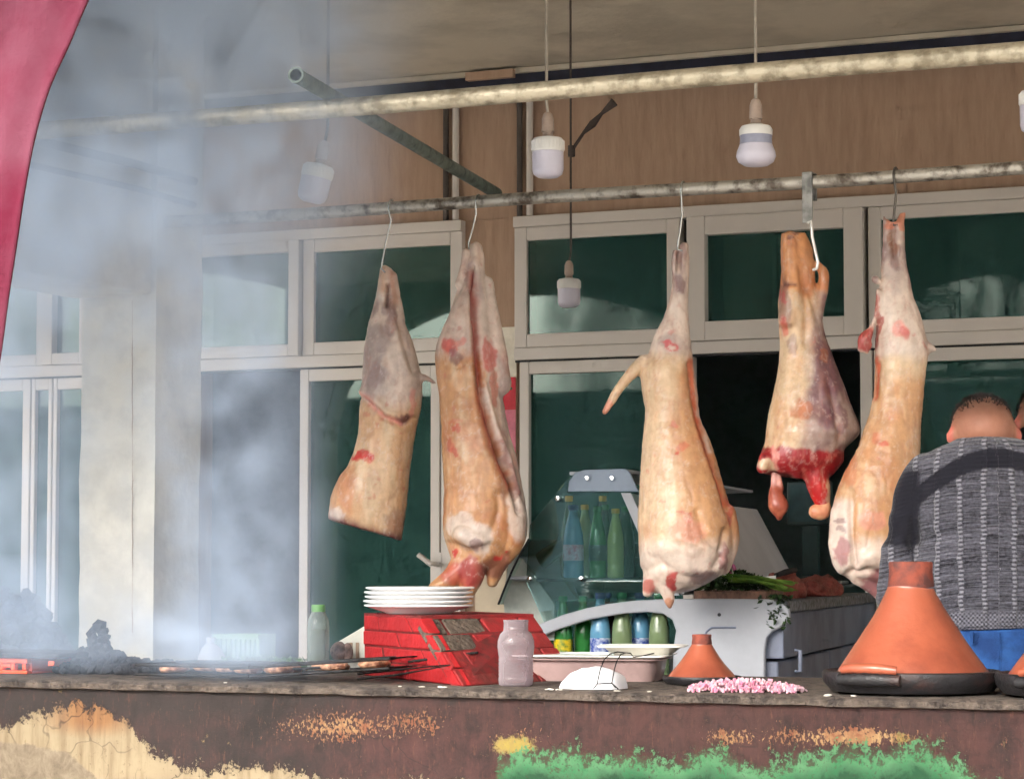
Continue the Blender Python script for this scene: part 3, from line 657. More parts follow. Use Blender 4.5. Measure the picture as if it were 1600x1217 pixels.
def brick_face(q00, q10, q11, q01, rows, cols, pick, rnd):
    nrm = ((q10 - q00).cross(q01 - q00)).normalized()
    cen = (q00 + q10 + q11 + q01) / 4
    if nrm.dot(cen - (cb_ + ct_) / 2) < 0: nrm = -nrm
    def S(u, v): return q00 * (1 - u) * (1 - v) + q10 * u * (1 - v) + q11 * u * v + q01 * (1 - u) * v
    for r in range(rows):
        cut = [0.0] + [c for c in [(k + (0.5 if r % 2 else 0.0)) / cols for k in range(cols + 1)] if 0.04 < c < 0.96] + [1.0]
        for u0, u1 in zip(cut[:-1], cut[1:]):
            g = 0.012; v0, v1 = r / rows + 0.013, (r + 1) / rows - 0.013; dn = rnd.uniform(-0.002, 0.003)
            pts = [S(u0 + g, v0), S(u1 - g, v0), S(u1 - g, v1), S(u0 + g, v1)]
            m = pick(r, (u0 + u1) / 2)
            o = obj('brick', MB().hexa([p - nrm * 0.03 for p in pts] + [p + nrm * dn for p in pts]), m, pier, bevel=0.003)
rb = random.Random(2)
brick_face(A, B, B1, A1, 4, 2, lambda r, u: M_brick, rb)
brick_face(B, Cc, C1, B1, 4, 3, lambda r, u: M_bare if (r == 3 and u < 0.5) or (r == 2 and u < 0.3) else M_brick2, rb)
lid = MB(); lid.hexa([p + Vector((0, 0, -0.004)) for p in (ins(A1, ct_, .985), ins(B1, ct_, .985), ins(C1, ct_, .985), ins(D1k, ct_, .985))] + [p + Vector((0, 0, 0.004)) for p in (ins(A1, ct_, .985), ins(B1, ct_, .985), ins(C1, ct_, .985), ins(D1k, ct_, .985))])
obj('top_render', lid, M_brick2, pier)
# plates
M_por = mat('white_porcelain', rgb(240, 240, 240), 0.18, var=0.02, spec=0.5)
YPL = 5.56; pc = P(654, 950, YPL); zpl = ZTOP + 0.005
names = ['topmost white plate of the stack on the red bricks', 'second white plate from the top of the stack', 'middle white plate of the stack of five', 'fourth white plate from the top of the stack', 'bottom white plate resting on the red brick pier']
for i in range(5):
    zz = zpl + i * 0.0105; dx = (0.0, -0.002, 0.002, 0.0, 0.004)[i]; r = 0.131
    prof = [(0.075, 0.0), (0.078, 0.0), (0.082, 0.004), (r - 0.006, 0.0165), (r, 0.0185), (r, 0.0215), (r - 0.003, 0.0225), (0.085, 0.0088), (0.078, 0.0055), (0.0, 0.005)]
    prof = [(0.0, 0.001)] + prof
    o = obj('plate', MB().lathe((pc.x + dx, YPL, zz), prof, 64, close=False), M_por, smooth=True, org=(pc.x, YPL, zz), angle=60)
    tag(o, names[4 - i], 'plate', 'white plates stacked on the brick pier')

# ------------------------------------------------------------------ bottles
def clear_plastic(name, col, rough=0.12, dens=0.55):
    if name in MATS: return MATS[name]
    m = bpy.data.materials.new(name); m.use_nodes = True; MATS[name] = m; n = m.node_tree.nodes; L = m.node_tree.links; b = n['Principled BSDF']
    b.inputs['Base Color'].default_value = col; b.inputs['Roughness'].default_value = rough
    t = n.new('ShaderNodeBsdfTransparent'); t.inputs[0].default_value = tuple(min(1, c * 1.6 + 0.15) for c in col[:3]) + (1,)
    lw = n.new('ShaderNodeLayerWeight'); lw.inputs[0].default_value = 0.35
    mr = n.new('ShaderNodeMapRange'); mr.inputs[3].default_value = dens; mr.inputs[4].default_value = 1.0; L.new(lw.outputs['Facing'], mr.inputs[0])
    no = n.new('ShaderNodeTexNoise'); no.inputs['Scale'].default_value = 30; tc = n.new('ShaderNodeTexCoord'); L.new(tc.outputs['Object'], no.inputs['Vector'])
    mm = n.new('ShaderNodeMath'); mm.operation = 'MULTIPLY_ADD'; mm.inputs[1].default_value = 0.3; mm.inputs[2].default_value = -0.15; L.new(no.outputs['Fac'], mm.inputs[0])
    ad = n.new('ShaderNodeMath'); ad.operation = 'ADD'; ad.use_clamp = True; L.new(mr.outputs[0], ad.inputs[0]); L.new(mm.outputs[0], ad.inputs[1])
    mx = n.new('ShaderNodeMixShader'); L.new(ad.outputs[0], mx.inputs[0]); L.new(t.outputs[0], mx.inputs[1]); L.new(b.outputs[0], mx.inputs[2])
    L.new(mx.outputs[0], n['Material Output'].inputs['Surface']); return m
def bottle(name, base, prof, m, label, group=None, cap=None, cap_prof=None, band=None, liquid=None):
    t = thing(name, base, label, 'bottle', group)
    obj('body', MB().lathe(base, prof, 28), m, t, True, angle=50)
    if cap: obj('cap', MB().lathe(base, cap_prof, 20), cap, t, True, angle=40)
    if band:
        z0, z1, r, bm_ = band; obj('paper_label', MB().lathe(base, [(r, z0), (r, z1)], 28, close=False), bm_, t, True)
    if liquid: obj('contents', MB().lathe(base, liquid[0], 24), liquid[1], t, True)
    return t
M_clear = clear_plastic('clear_plastic', rgb(150, 160, 150), 0.1, 0.3); M_milky = clear_plastic('milky_plastic', rgb(160, 150, 154), 0.16, 0.30)
M_gcap = mat('green_cap', rgb(92, 150, 66), 0.4); M_water = clear_plastic('cloudy_water', rgb(140, 142, 122), 0.15, 0.6)
b0 = P(497, 1040, 5.66); b0.z = ZK
bottle('plastic_bottle', b0, [(0.024, 0), (0.027, 0.004), (0.0275, 0.05), (0.0265, 0.055), (0.0275, 0.06), (0.0275, 0.115), (0.025, 0.135), (0.017, 0.152), (0.015, 0.158)], M_clear,
       'clear plastic bottle with green cap standing behind the grill', cap=M_gcap, cap_prof=[(0.0165, 0.153), (0.0175, 0.155), (0.0175, 0.168), (0.016, 0.171)], liquid=([(0.024, 0.002), (0.0258, 0.006), (0.0258, 0.11)], M_water))
b1 = P(806, 1070, 5.27); b1.z = ZK
bp_ = [(0.034, 0), (0.0385, 0.004), (0.0395, 0.015)] + [(0.0395 - 0.0016 * (i % 2), 0.018 + i * 0.004) for i in range(12)] + [(0.0395, 0.07), (0.0415, 0.085), (0.041, 0.1), (0.036, 0.115), (0.028, 0.123), (0.0275, 0.14), (0.0285, 0.142), (0.0285, 0.147), (0.026, 0.147), (0.025, 0.13)]
bottle('plastic_bottle', b1, bp_, M_milky, 'open milky pink ribbed plastic bottle in front of the red bricks')
# ------------------------------------------------------------------ tray with its contents
M_enamel = mat('white_enamel', rgb(240, 238, 230), 0.2, var=0.03); M_steelred = mat('rosy_enamel_side', rgb(172, 146, 142), 0.3, metal=0.1, var=0.15, vscale=8); M_steel = mat('brushed_steel', rgb(190, 190, 186), 0.3, metal=0.85, var=0.1)
def rect_tray(c, ang, w_, d_, h, wall, inner=0.012, slope=0.012):
    ca, sa = math.cos(ang), math.sin(ang); T = lambda u, v, z: Vector(c) + Vector((u * ca - v * sa, u * sa + v * ca, z)); vs = []; fs = []
    loops = [(w_ - slope * 2, d_ - slope * 2, 0), (w_, d_, h - 0.004), (w_ + 0.012, d_ + 0.012, h - 0.003), (w_ + 0.012, d_ + 0.012, h), (w_ - wall, d_ - wall, h), (w_ - wall - slope * 2, d_ - wall - slope * 2, 0.006)]
    cr = 0.03
    for a_, b_, z in loops:
        for k in range(4):
            cx_, cy_ = ((1, 1), (-1, 1), (-1, -1), (1, -1))[k]
            for j in range(5):
                an = math.pi / 2 * (k + j / 4); vs.append(T(cx_ * (a_ - cr) + cr * math.cos(an), cy_ * (b_ - cr) + cr * math.sin(an), z))
    n = 20
    for i in range(len(loops) - 1):
        for j in range(n): fs.append((i * n + j, i * n + (j + 1) % n, (i + 1) * n + (j + 1) % n, (i + 1) * n + j))
    fs.append(tuple(range(n))[::-1]); fs.append(tuple((len(loops) - 1) * n + j for j in range(n))); return MB().add(vs, fs)
tc_ = P(930, 1052, 5.62); tc_.z = ZK + 0.03
tr_ = thing('steel_tray', (tc_.x, tc_.y, ZK), 'wide steel tray with a pale rim beside the milky bottle', 'tray')
tc_.z = ZK + 0.001; obj('tray_pan', rect_tray(tc_, 0.22, 0.160, 0.107, 0.052, 0.01, slope=0.004), M_steelred, tr_, True, angle=35)
obj('tray_rim', rect_tray(tc_ + Vector((0, 0, 0.053)), 0.22, 0.170, 0.117, 0.007, 0.012, slope=0.001), M_enamel, tr_, True, angle=35)
wt = Vector((P(1005, 1035, 5.64).x, 5.64, ZK + 0.0605))
tag(obj('enamel_dish', rect_tray(wt, 0.26, 0.09, 0.07, 0.022, 0.012), M_enamel, smooth=True, org=wt, angle=35), 'white enamel dish set on the steel tray', 'dish')
# crumpled white paper and bent wire
def paper():
    c = P(928, 1070, 5.24); s = scale_at(c); prof = np.array([(879, 1077), (884, 1066), (896, 1054), (912, 1047), (935, 1044), (957, 1050), (969, 1058), (976, 1078)], float); nx, na = 26, 14; vs = []
    for i in range(nx):
        x = 879.5 + 96 * i / (nx - 1); h = max(0.002, (1077.5 - np.interp(x, prof[:, 0], prof[:, 1])) / s); p = P(x, 1070, 5.215)
        for k in range(na):
            a = math.pi * k / (na - 1); q = Vector((p.x, 5.215 - 0.05 * math.cos(a) * (0.4 + h * 18), ZK + 0.0015 + h * max(0.0, math.sin(a)) ** 0.7)); q += Vector((0, 1, 1)) * mnoise.noise(q * 45) * 0.004 * math.sin(a); vs.append(q)
    return MB().add(vs, [(i * na + k, i * na + k + 1, (i + 1) * na + k + 1, (i + 1) * na + k) for i in range(nx - 1) for k in range(na - 1)] + [tuple(range(na)), tuple((nx - 1) * na + k for k in range(na))])
o = obj('paper_napkin', paper(), mat('white_paper', rgb(226, 226, 230), 0.9, var=0.03), smooth=True, org=P(928, 1076, 5.22), angle=70)
tag(o, 'crumpled white paper napkin under the bent wire at the counter edge', 'napkin')
mb = MB(); Yw = 5.15
mb.tube([P(x, y, Yw + dy) for x, y, dy in ((927, 1076, 0), (933, 1068, 0), (938, 1045, .01), (944, 1030, .02), (953, 1021, .03), (965, 1018, .04), (985, 1020, .05), (990, 1026, .05), (1005, 1024, .07), (1022, 1020, .09))], 0.0013, seg=6)
mb.tube([P(x, y, Yw + dy) for x, y, dy in ((962, 1074, 0), (956, 1067, 0), (960, 1045, .01), (964, 1032, .02), (970, 1022, .03), (980, 1019, .045))], 0.0013, seg=6)
mb.tube([P(933, 1068, Yw), P(945, 1067, Yw), P(956, 1067, Yw)], 0.0014, seg=6); mb.tube([P(956, 1067, Yw), P(966, 1076, Yw - 0.005)], 0.0014, seg=6)
tag(obj('bent_wire', mb, M_iron, smooth=True, org=P(945, 1076, Yw)), 'bent black wire handle standing over the white napkin', 'wire')

# ------------------------------------------------------------------ tagines
M_terra = mat('glazed_terracotta', rgb(154, 80, 56), 0.42, var=0.2, vscale=7, bump=0.16, bscale=45, col2=rgb(118, 54, 38), coat=0.7, ramp=(0.45, 0.72)); M_terra2 = mat('raw_terracotta', rgb(134, 66, 50), 0.8, var=0.25, vscale=25, col2=rgb(88, 54, 50), bump=0.3)
M_black = mat('sooty_dish', rgb(34, 33, 35), 0.45, var=0.4, vscale=14, bump=0.3, bscale=80, col2=rgb(66, 44, 40), ramp=(0.55, 0.75))
def tagine(cxp, Y, s, label, zscale=1.0, dish=True, handle=True, slim=1.0):
    c = P(cxp, 1080, Y); c.z = ZK; t = thing('tagine', c, label, 'tagine', 'clay tagines on the counter')
    h = lambda v: v * s * zscale
    lid = [(0.156, 0.040), (0.160, 0.044), (0.157, 0.052), (0.135, 0.080), (0.110, 0.115), (0.088, 0.150), (0.068, 0.185), (0.054, 0.210), (0.050, 0.219), (0.050, 0.222)]
    lm = MB().lathe(c, [(r * s * slim * (1 + 0.008 * math.sin(z * 330)), h(z)) for r, z in [q_ for a_, b_ in zip(lid[:-1], lid[1:]) for q_ in ((a_[0], a_[1]), ((a_[0] + b_[0]) / 2, (a_[1] + b_[1]) / 2))] + [lid[-1]]], 56)
    lm.v = [tuple(Vector(v_) + (Vector(v_) - c) * 0.035 * mnoise.noise(Vector(v_) * 9)) for v_ in lm.v]; obj('lid', lm, M_terra, t, True, angle=50)
    obj('knob', MB().lathe(c, [(r * s * slim, h(z)) for r, z in [(0.0475, 0.2225), (0.049, 0.226), (0.0455, 0.255), (0.0465, 0.272), (0.0445, 0.2765), (0.036, 0.2765), (0.034, 0.262), (0.0, 0.260)]], 40, close=False), M_terra2, t, True, angle=40)
    if dish:
        obj('dish', MB().lathe(c, [(r * s * slim, h(z)) for r, z in [(0.0, 0.0), (0.13, 0.0), (0.17, 0.006), (0.186, 0.024), (0.189, 0.040), (0.187, 0.047), (0.181, 0.049), (0.176, 0.044), (0.165, 0.034), (0.12, 0.028), (0.0, 0.026)]], 64, close=False), M_black, t, True, angle=35)
    if handle:
        for sx, m_ in ((-1, M_terra), (1, M_black)):
            if sx < 0:
                mb = MB(); d0 = -RH * 0.6 - FH * 0.8; d0.normalize(); sd_ = d0.cross(UP)
                q = c + d0 * 0.182 * s; mb.tube([q - sd_ * 0.062 * s + UP * 0.054 * s, q + d0 * 0.014 - sd_ * 0.03 * s + UP * 0.058 * s, q + d0 * 0.014 + sd_ * 0.03 * s + UP * 0.058 * s, q + sd_ * 0.062 * s + UP * 0.054 * s], [0.009 * s, 0.011 * s, 0.011 * s, 0.009 * s], seg=12); obj('handle', mb, m_, t, True)
                mb = MB(); mb.tube([q - sd_ * 0.07 * s + UP * 0.034 * s, q + d0 * 0.016 + UP * 0.036 * s, q + sd_ * 0.07 * s + UP * 0.034 * s], [0.012 * s, 0.015 * s, 0.012 * s], seg=12); obj('lug', mb, M_black, t, True)
    return t
tagine(1425, 5.315, 1.0, 'large orange clay tagine with tall cone lid in front of the man')
tagine(1700, 5.31, 1.0, 'clay tagine cut off by the picture edge beside the large one')
tagine(1097, 5.50, 0.475, 'small orange clay tagine behind the chopped onion', zscale=0.86, dish=True, handle=False)
# chopped onion
def onions():
    mb = MB(); rnd = random.Random(11); c0, c1 = P(1078, 1078, 5.2), P(1245, 1078, 5.2)
    for k in range(700):
        t = rnd.random(); u = rnd.gauss(0, 0.5); Y = 5.22 + 0.055 * max(-1, min(1, u)); x = c0.x + (c1.x - c0.x) * t
        hmax = 0.026 * math.sin(math.pi * (0.06 + 0.88 * t)) ** 0.6 * max(0.1, 1 - abs(u)) ; z = ZK + 0.003 + hmax * rnd.random() ** 0.5
        L = rnd.uniform(0.0022, 0.0055); rot = Euler((rnd.random() * 6, rnd.random() * 6, rnd.random() * 6)).to_matrix()
        mb.hexa([Vector((x, Y, z)) + rot @ Vector((a * L, b_ * L * 0.6, c_ * L * 0.35)) for a, b_, c_ in ((-1, -1, -1), (1, -1, -1), (1, 1, -1), (-1, 1, -1), (-1, -1, 1), (1, -1, 1), (1, 1, 1), (-1, 1, 1))])
    return mb
M_onion = mat('chopped_onion', rgb(206, 170, 178), 0.4, var=0.2, vscale=60, col2=rgb(196, 116, 144), sss=0.2)
tag(obj('chopped_onion', onions(), M_onion, org=P(1160, 1078, 5.22)), 'loose pile of chopped pink onion on the counter', 'onion', kind='stuff')
# ------------------------------------------------------------------ things behind the grill
M_wcrate = mat('white_crate', rgb(228, 226, 214), 0.6, var=0.05)
wc = P(560, 1035, 5.86); 
cr_ = thing('storage_crate', (wc.x, 5.86, ZK), 'white slotted plastic crate behind the red brick pier', 'crate')
q = [P(521, 1006, 5.80), P(572, 976, 5.80)]
mb = MB(); mb.prism([Vector((q[0].x, 5.80, ZK + 0.002)), Vector((q[1].x + 0.06, 5.80, ZK + 0.002)), Vector((q[1].x + 0.06, 5.80, q[1].z + 0.01)), Vector((q[1].x, 5.80, q[1].z)), Vector((q[0].x, 5.80, q[0].z))], (0, 0.012, 0)); obj('end_board', mb, M_wcrate, cr_, bevel=0.003)
mb = MB(); mb.box((q[0].x, 5.813, ZK + 0.001), (q[1].x + 0.06, 5.93, ZK + 0.012)); obj('base_board', mb, M_wcrate, cr_)
for px in (548, 558): 
    p = P(px, 1016, 5.797); obj('slot', MB().box((p.x - 0.004, 5.797, p.z - 0.02), (p.x + 0.004, 5.7995, p.z + 0.02)), M_brown, cr_)
def veg(name, px, py, Y, r, m, label, cat, sq=(1, 1, 1), group=None):
    c = P(px, py, Y); c.z = max(c.z, ZK + r * sq[2] * 0.9); mb = MB(); bm = bmesh.new(); bmesh.ops.create_icosphere(bm, subdivisions=3, radius=r)
    vs = [Vector((v.co.x * sq[0], v.co.y * sq[1], v.co.z * sq[2])) for v in bm.verts]; vs = [c + v * (1 + 0.12 * mnoise.noise(v * 40 + c * 9)) for v in vs]; fs = [[v.index for v in f.verts] for f in bm.faces]; bm.free(); mb.add(vs, fs)
    return tag(obj(name, mb, m, smooth=True, org=c, angle=180), label, cat, group)
M_pot = mat('earthy_skin', rgb(150, 124, 116), 0.8, var=0.3, vscale=40, bump=0.4)
veg('potato', 529, 1017, 5.74, 0.022, M_pot, 'brown potato leaning against the white crate', 'potato', (1, 0.9, 1.1)); veg('potato', 543, 1018, 5.75, 0.017, M_pot, 'smaller dark potato between crate and brick pier', 'potato', (0.8, 0.9, 1.3))
def greens(c, L, n, spread, seed, z0):
    mb = MB(); rnd = random.Random(seed)
    for k in range(n):
        p = Vector(c) + Vector((rnd.uniform(-L, L), rnd.uniform(-spread, spread), z0 + rnd.random() ** 1.6 * 0.03)); d = Vector((rnd.gauss(0, 1), rnd.gauss(0, 1), rnd.gauss(0, 0.6))).normalized(); s_ = d.cross(Vector((rnd.random(), rnd.random(), rnd.random()))).normalized(); l = rnd.uniform(0.006, 0.014)
        mb.add([p - d * l, p + s_ * l * 0.45, p + d * l, p - s_ * l * 0.45], [(0, 1, 2, 3)])
    return mb
M_leaf = mat('leaf_green', rgb(96, 132, 62), 0.55, var=0.35, vscale=60, col2=rgb(60, 96, 44)); M_leafd = mat('herb_green', rgb(52, 76, 40), 0.55, var=0.4, vscale=60, col2=rgb(30, 48, 26))
gc = P(410, 1040, 5.75); gc.z = ZK
tag(obj('salad_greens', greens(gc, 0.12, 900, 0.06, 8, 0.003), M_leaf, org=gc), 'low bed of green salad leaves behind the smoking grill', 'greens', kind='stuff')
gb_ = thing('green_basket', P(375, 1035, 5.86), 'pale green plastic basket seen through the smoke', 'basket')
M_gb = clear_plastic('pale_green_plastic', rgb(150, 186, 140), 0.4, 0.7); a, b = P(338, 990, 5.86), P(408, 1035, 5.86)
mb = MB(); mb.box((a.x, 5.84, a.z - 0.012), (b.x, 5.852, a.z)); mb.box((a.x, 5.84, ZK + 0.001), (b.x, 5.852, ZK + 0.012)); x = a.x
while x < b.x: mb.box((x, 5.841, ZK + 0.013), (x + 0.009, 5.851, a.z - 0.013)); x += 0.0145
obj('ribbed_side', mb, M_gb, gb_); mb = MB(); mb.box((a.x, 5.925, ZK + 0.001), (b.x, 5.937, a.z)); mb.box((a.x, 5.853, ZK + 0.001), (a.x + 0.006, 5.924, a.z)); mb.box((b.x - 0.006, 5.853, ZK + 0.001), (b.x, 5.924, a.z)); obj('basket_shell', mb, M_gb, gb_)
def bag():
    c = P(330, 1040, 5.8); mb = MB(); mb.lathe((c.x, 5.8, ZK), [(0.03, 0), (0.036, 0.01), (0.033, 0.035), (0.022, 0.055), (0.009, 0.068), (0.012, 0.082)], 24)
    mb.v = [tuple(Vector(v) + Vector((mnoise.noise(Vector(v) * 35), mnoise.noise(Vector(v) * 35 + Vector((5, 0, 0))), 0)) * 0.007) for v in mb.v]; return mb
tag(obj('plastic_bag', bag(), mat('grey_bag', rgb(196, 186, 182), 0.5, var=0.1), smooth=True, org=P(330, 1040, 5.8)), 'knotted pale plastic bag at the foot of the pillar', 'bag')
# ================================================================== bulbs
M_cord = mat('pale_cord', rgb(176, 168, 156), 0.6); M_cordd = mat('dark_cord', rgb(84, 74, 70), 0.7); M_sock = mat('brown_socket', rgb(176, 158, 146), 0.5)
M_bw = mat('bulb_white', rgb(232, 232, 230), 0.35, var=0.03); M_diff = mat('bulb_diffuser', rgb(206, 204, 220), 0.3, var=0.04, sss=0.0); M_alu = mat('bulb_grey_neck', rgb(158, 162, 184), 0.35)
def pendant(cordx, px, py, Y, label, flare=False, tilt=0.0, cord=None, size=1.0):
    """py: where the collar's top edge sits"""
    p = P(px, py, Y); top = P(cordx, py - 45, Y); t = thing('pendant_bulb', p, label, 'light bulb', 'bare bulbs hanging on cords')
    ax = (UP + RH * tilt).normalized()
    s = size
    obj('cord', MB().tube([(top.x, Y, ZC - 0.001), (top.x, Y, p.z + 0.095 * s), p + ax * 0.06 * s], 0.0042, seg=8), cord or M_cord, t, True)
    obj('socket', MB().lathe(p, [(r * s, z * s) for r, z in [(0.016, 0.003), (0.013, 0.008), (0.0125, 0.014), (0.0165, 0.016), (0.0155, 0.05), (0.011, 0.062), (0.006, 0.066)]], 20, axis=ax), M_sock, t, True)
    if flare:
        obj('collar', MB().lathe(p, [(r * s, z * s) for r, z in [(0.041, -0.026), (0.0415, -0.012), (0.036, -0.003), (0.018, 0.002)]], 32, axis=ax), M_bw, t, True)
        obj('neck', MB().lathe(p, [(r * s, z * s) for r, z in [(0.0405, -0.048), (0.0395, -0.036), (0.0405, -0.0265)]], 32, axis=ax), M_alu, t, True)
        obj('diffuser', MB().lathe(p, [(r * s, z * s) for r, z in [(0.006, -0.104), (0.03, -0.101), (0.044, -0.092), (0.0495, -0.078), (0.0475, -0.066), (0.0405, -0.0485)]], 32, axis=ax), M_diff, t, True)
    else:
        mb = MB(); prof = []; mb.lathe(p, [(r * s, z * s) for r, z in [(0.041, -0.036), (0.0425, -0.03), (0.0415, -0.008), (0.036, -0.001), (0.016, 0.003)]], 36, axis=ax)
        for k in range(30):
            an = 2 * math.pi * k / 30; u = ax.orthogonal().normalized(); v = ax.cross(u); d_ = u * math.cos(an) + v * math.sin(an)
            mb.tube([p + d_ * 0.0415 * s - ax * 0.032 * s, p + d_ * 0.0412 * s - ax * 0.008 * s], 0.0018 * s, seg=5)
        obj('collar', mb, M_bw, t, True)
        obj('diffuser', MB().lathe(p, [(r * s, z * s) for r, z in [(0.008, -0.104), (0.026, -0.102), (0.037, -0.094), (0.0405, -0.082), (0.0405, -0.0365)]], 36, axis=ax), M_diff, t, True)
    return t
pendant(512, 499, 258, 6.0, 'tilted bare bulb hanging in the smoke beside the open pipe', tilt=0.22, cord=M_cordd)
pendant(854, 856, 216, 6.0, 'straight sided bare bulb hanging between front pipe and meat rail')
pendant(1181, 1181, 196, 6.0, 'flared bare bulb hanging above the hanging meat leg', flare=True)
fb = pendant(892, 889, 436, 8.3, 'small far bulb hanging before the green window', cord=M_cordd, size=0.98)
pendant(1618, 1620, 142, 6.0, 'bare bulb cut off by the picture edge under the front pipe')
mb = MB(); mb.tube([P(893, 236, 8.3), P(912, 208, 8.3), P(926, 194, 8.3), P(940, 178, 8.3), P(960, 160, 8.3)], [0.006, 0.006, 0.014, 0.006, 0.016], seg=10); mb.tube([P(893, 228, 8.3), P(893, 245, 8.3)], 0.013, seg=10)
obj('knotted_cable', mb, M_cordd, fb, True)

# ================================================================== hanging meat
M_meat = mat('carcass', (1, 1, 1, 1), 0.48, var=0.12, vscale=45, bump=0.10, bscale=110, attr='Col', sss=0.06, spec=0.55, coat=0.22)
CREAM, TAN, ORANGE, WHITE = rgb(222, 194, 160), rgb(206, 152, 104), rgb(190, 112, 66), rgb(224, 208, 198)
GREYV, PURP, RED, DRED, PINK, MARO = rgb(168, 150, 148), rgb(112, 68, 80), rgb(206, 44, 42), rgb(140, 22, 30), rgb(230, 150, 140), rgb(92, 36, 44)
def paint(col, mask, c): return col * (1 - mask[:, None]) + np.array(c[:3]) * mask[:, None]
def carcass(label, F, body, limbs=(), base=None, patches=(), grooves=(), ridges=(), strokes=(), cat='carcass', seed=1, name='sheep_carcass', voxel=0.0045, bodies=(), group='carcasses hanging from the meat rail', ribs=None):
    mb = MB(); loft(mb, F, body)
    for b_ in bodies: loft(mb, F, b_)
    for l in limbs: limb(mb, F, l)
    me = fuse(mb, voxel, 5); co = get_co(me); no = get_no(me); x, y, o = F.back(co)
    front = smooth01((0.45 - (no @ np.array(FH))) / 0.5)           # 1 on the side towards the street
    mus = np.abs(fbm(co * np.array([1, 1, 0.4]), 16, seed + 5, 3) - 0.5); disp = (fbm(co, 8, seed, 2) - 0.5) * 0.010 - np.exp(-(mus / 0.03) ** 2) * 0.0009 + (fbm(co, 55, seed + 3, 3) - 0.5) * 0.0028
    for poly, wd, dp in grooves: disp -= np.exp(-(seg_dist(x, y, poly) / wd) ** 2) * dp * front
    for poly, wd, dp in ridges: disp += np.exp(-(seg_dist(x, y, poly) / wd) ** 2) * dp * front
    if ribs: y0, y1, per, amp = ribs; disp += np.sin((y + 0.35 * np.abs(x - F.cx)) / per * 2 * np.pi) * amp * smooth01((y - y0) / 30) * smooth01((y1 - y) / 30)
    co2 = co + no * disp[:, None]; set_co(me, co2)
    n1, n2, n3 = fbm(co, 9, seed + 11), fbm(co * np.array([1, 1, 0.35]), 26, seed + 21), fbm(co, 60, seed + 31)
    xw, yw = x + (fbm(co, 30, seed + 51, 3) - 0.5) * 22, y + (fbm(co, 30, seed + 41, 3) - 0.5) * 26
    col = np.tile(np.array(CREAM[:3]), (len(co), 1))
    col = base(col, x, y, n1, n2, n3, xw, yw) if base else col
    for px, py, rx, ry, c, st in patches:
        d = np.hypot((xw - px) / rx, (yw - py) / ry); col = paint(col, smooth01((1.12 - d) / 0.36) * st * front, c)
    for poly, wd, c, st in strokes: col = paint(col, np.exp(-(seg_dist(xw * 0.4 + x * 0.6, yw * 0.4 + y * 0.6, poly) / wd) ** 2) * st * front, c)
    streak = fbm(co * np.array([1, 1, 0.12]), 70, seed + 61, 3); vein = np.abs(fbm(co * np.array([1, 1, 0.6]), 22, seed + 71, 4) - 0.5); spot = fbm(co, 38, seed + 81, 3)
    col = col * (0.80 + 0.36 * streak)[:, None] * np.array([1.0, 0.985, 0.965])
    mem = np.abs(fbm(co * np.array([1, 1, 0.5]), 30, seed + 91, 4) - 0.5); col = paint(col, np.exp(-(mem / 0.014) ** 2) * 0.30, WHITE)
    col = paint(col, np.exp(-(vein / 0.010) ** 2) * 0.26, rgb(186, 112, 96)); col = paint(col, np.exp(-(mus / 0.03) ** 2) * 0.22, rgb(176, 120, 96)); col = paint(col, smooth01((spot - 0.76) / 0.05) * 0.4, rgb(196, 92, 80))
    col = col * (0.92 + 0.14 * n3)[:, None]; set_col(me, col)
    top = F(F.cx, F.cy)
    return tag(mesh_obj(name, me, M_meat, org=top), label, cat, group)
def rows(t, k=0.8, o=0): return [(xl, y, xr, y, k if len(r) == 0 else r[0], o) for (y, xl, xr, *r) in t]
stamp = lambda px, py, w_, h_, sd: [((px + w_ * math.sin(sd * 3 + i * 2.1), py + h_ * math.cos(sd + i * 1.7)), (px + w_ * math.sin(sd * 3 + i * 2.1 + 0.9), py + h_ * math.cos(sd + i * 1.7 + 0.7))) for i in range(4)]

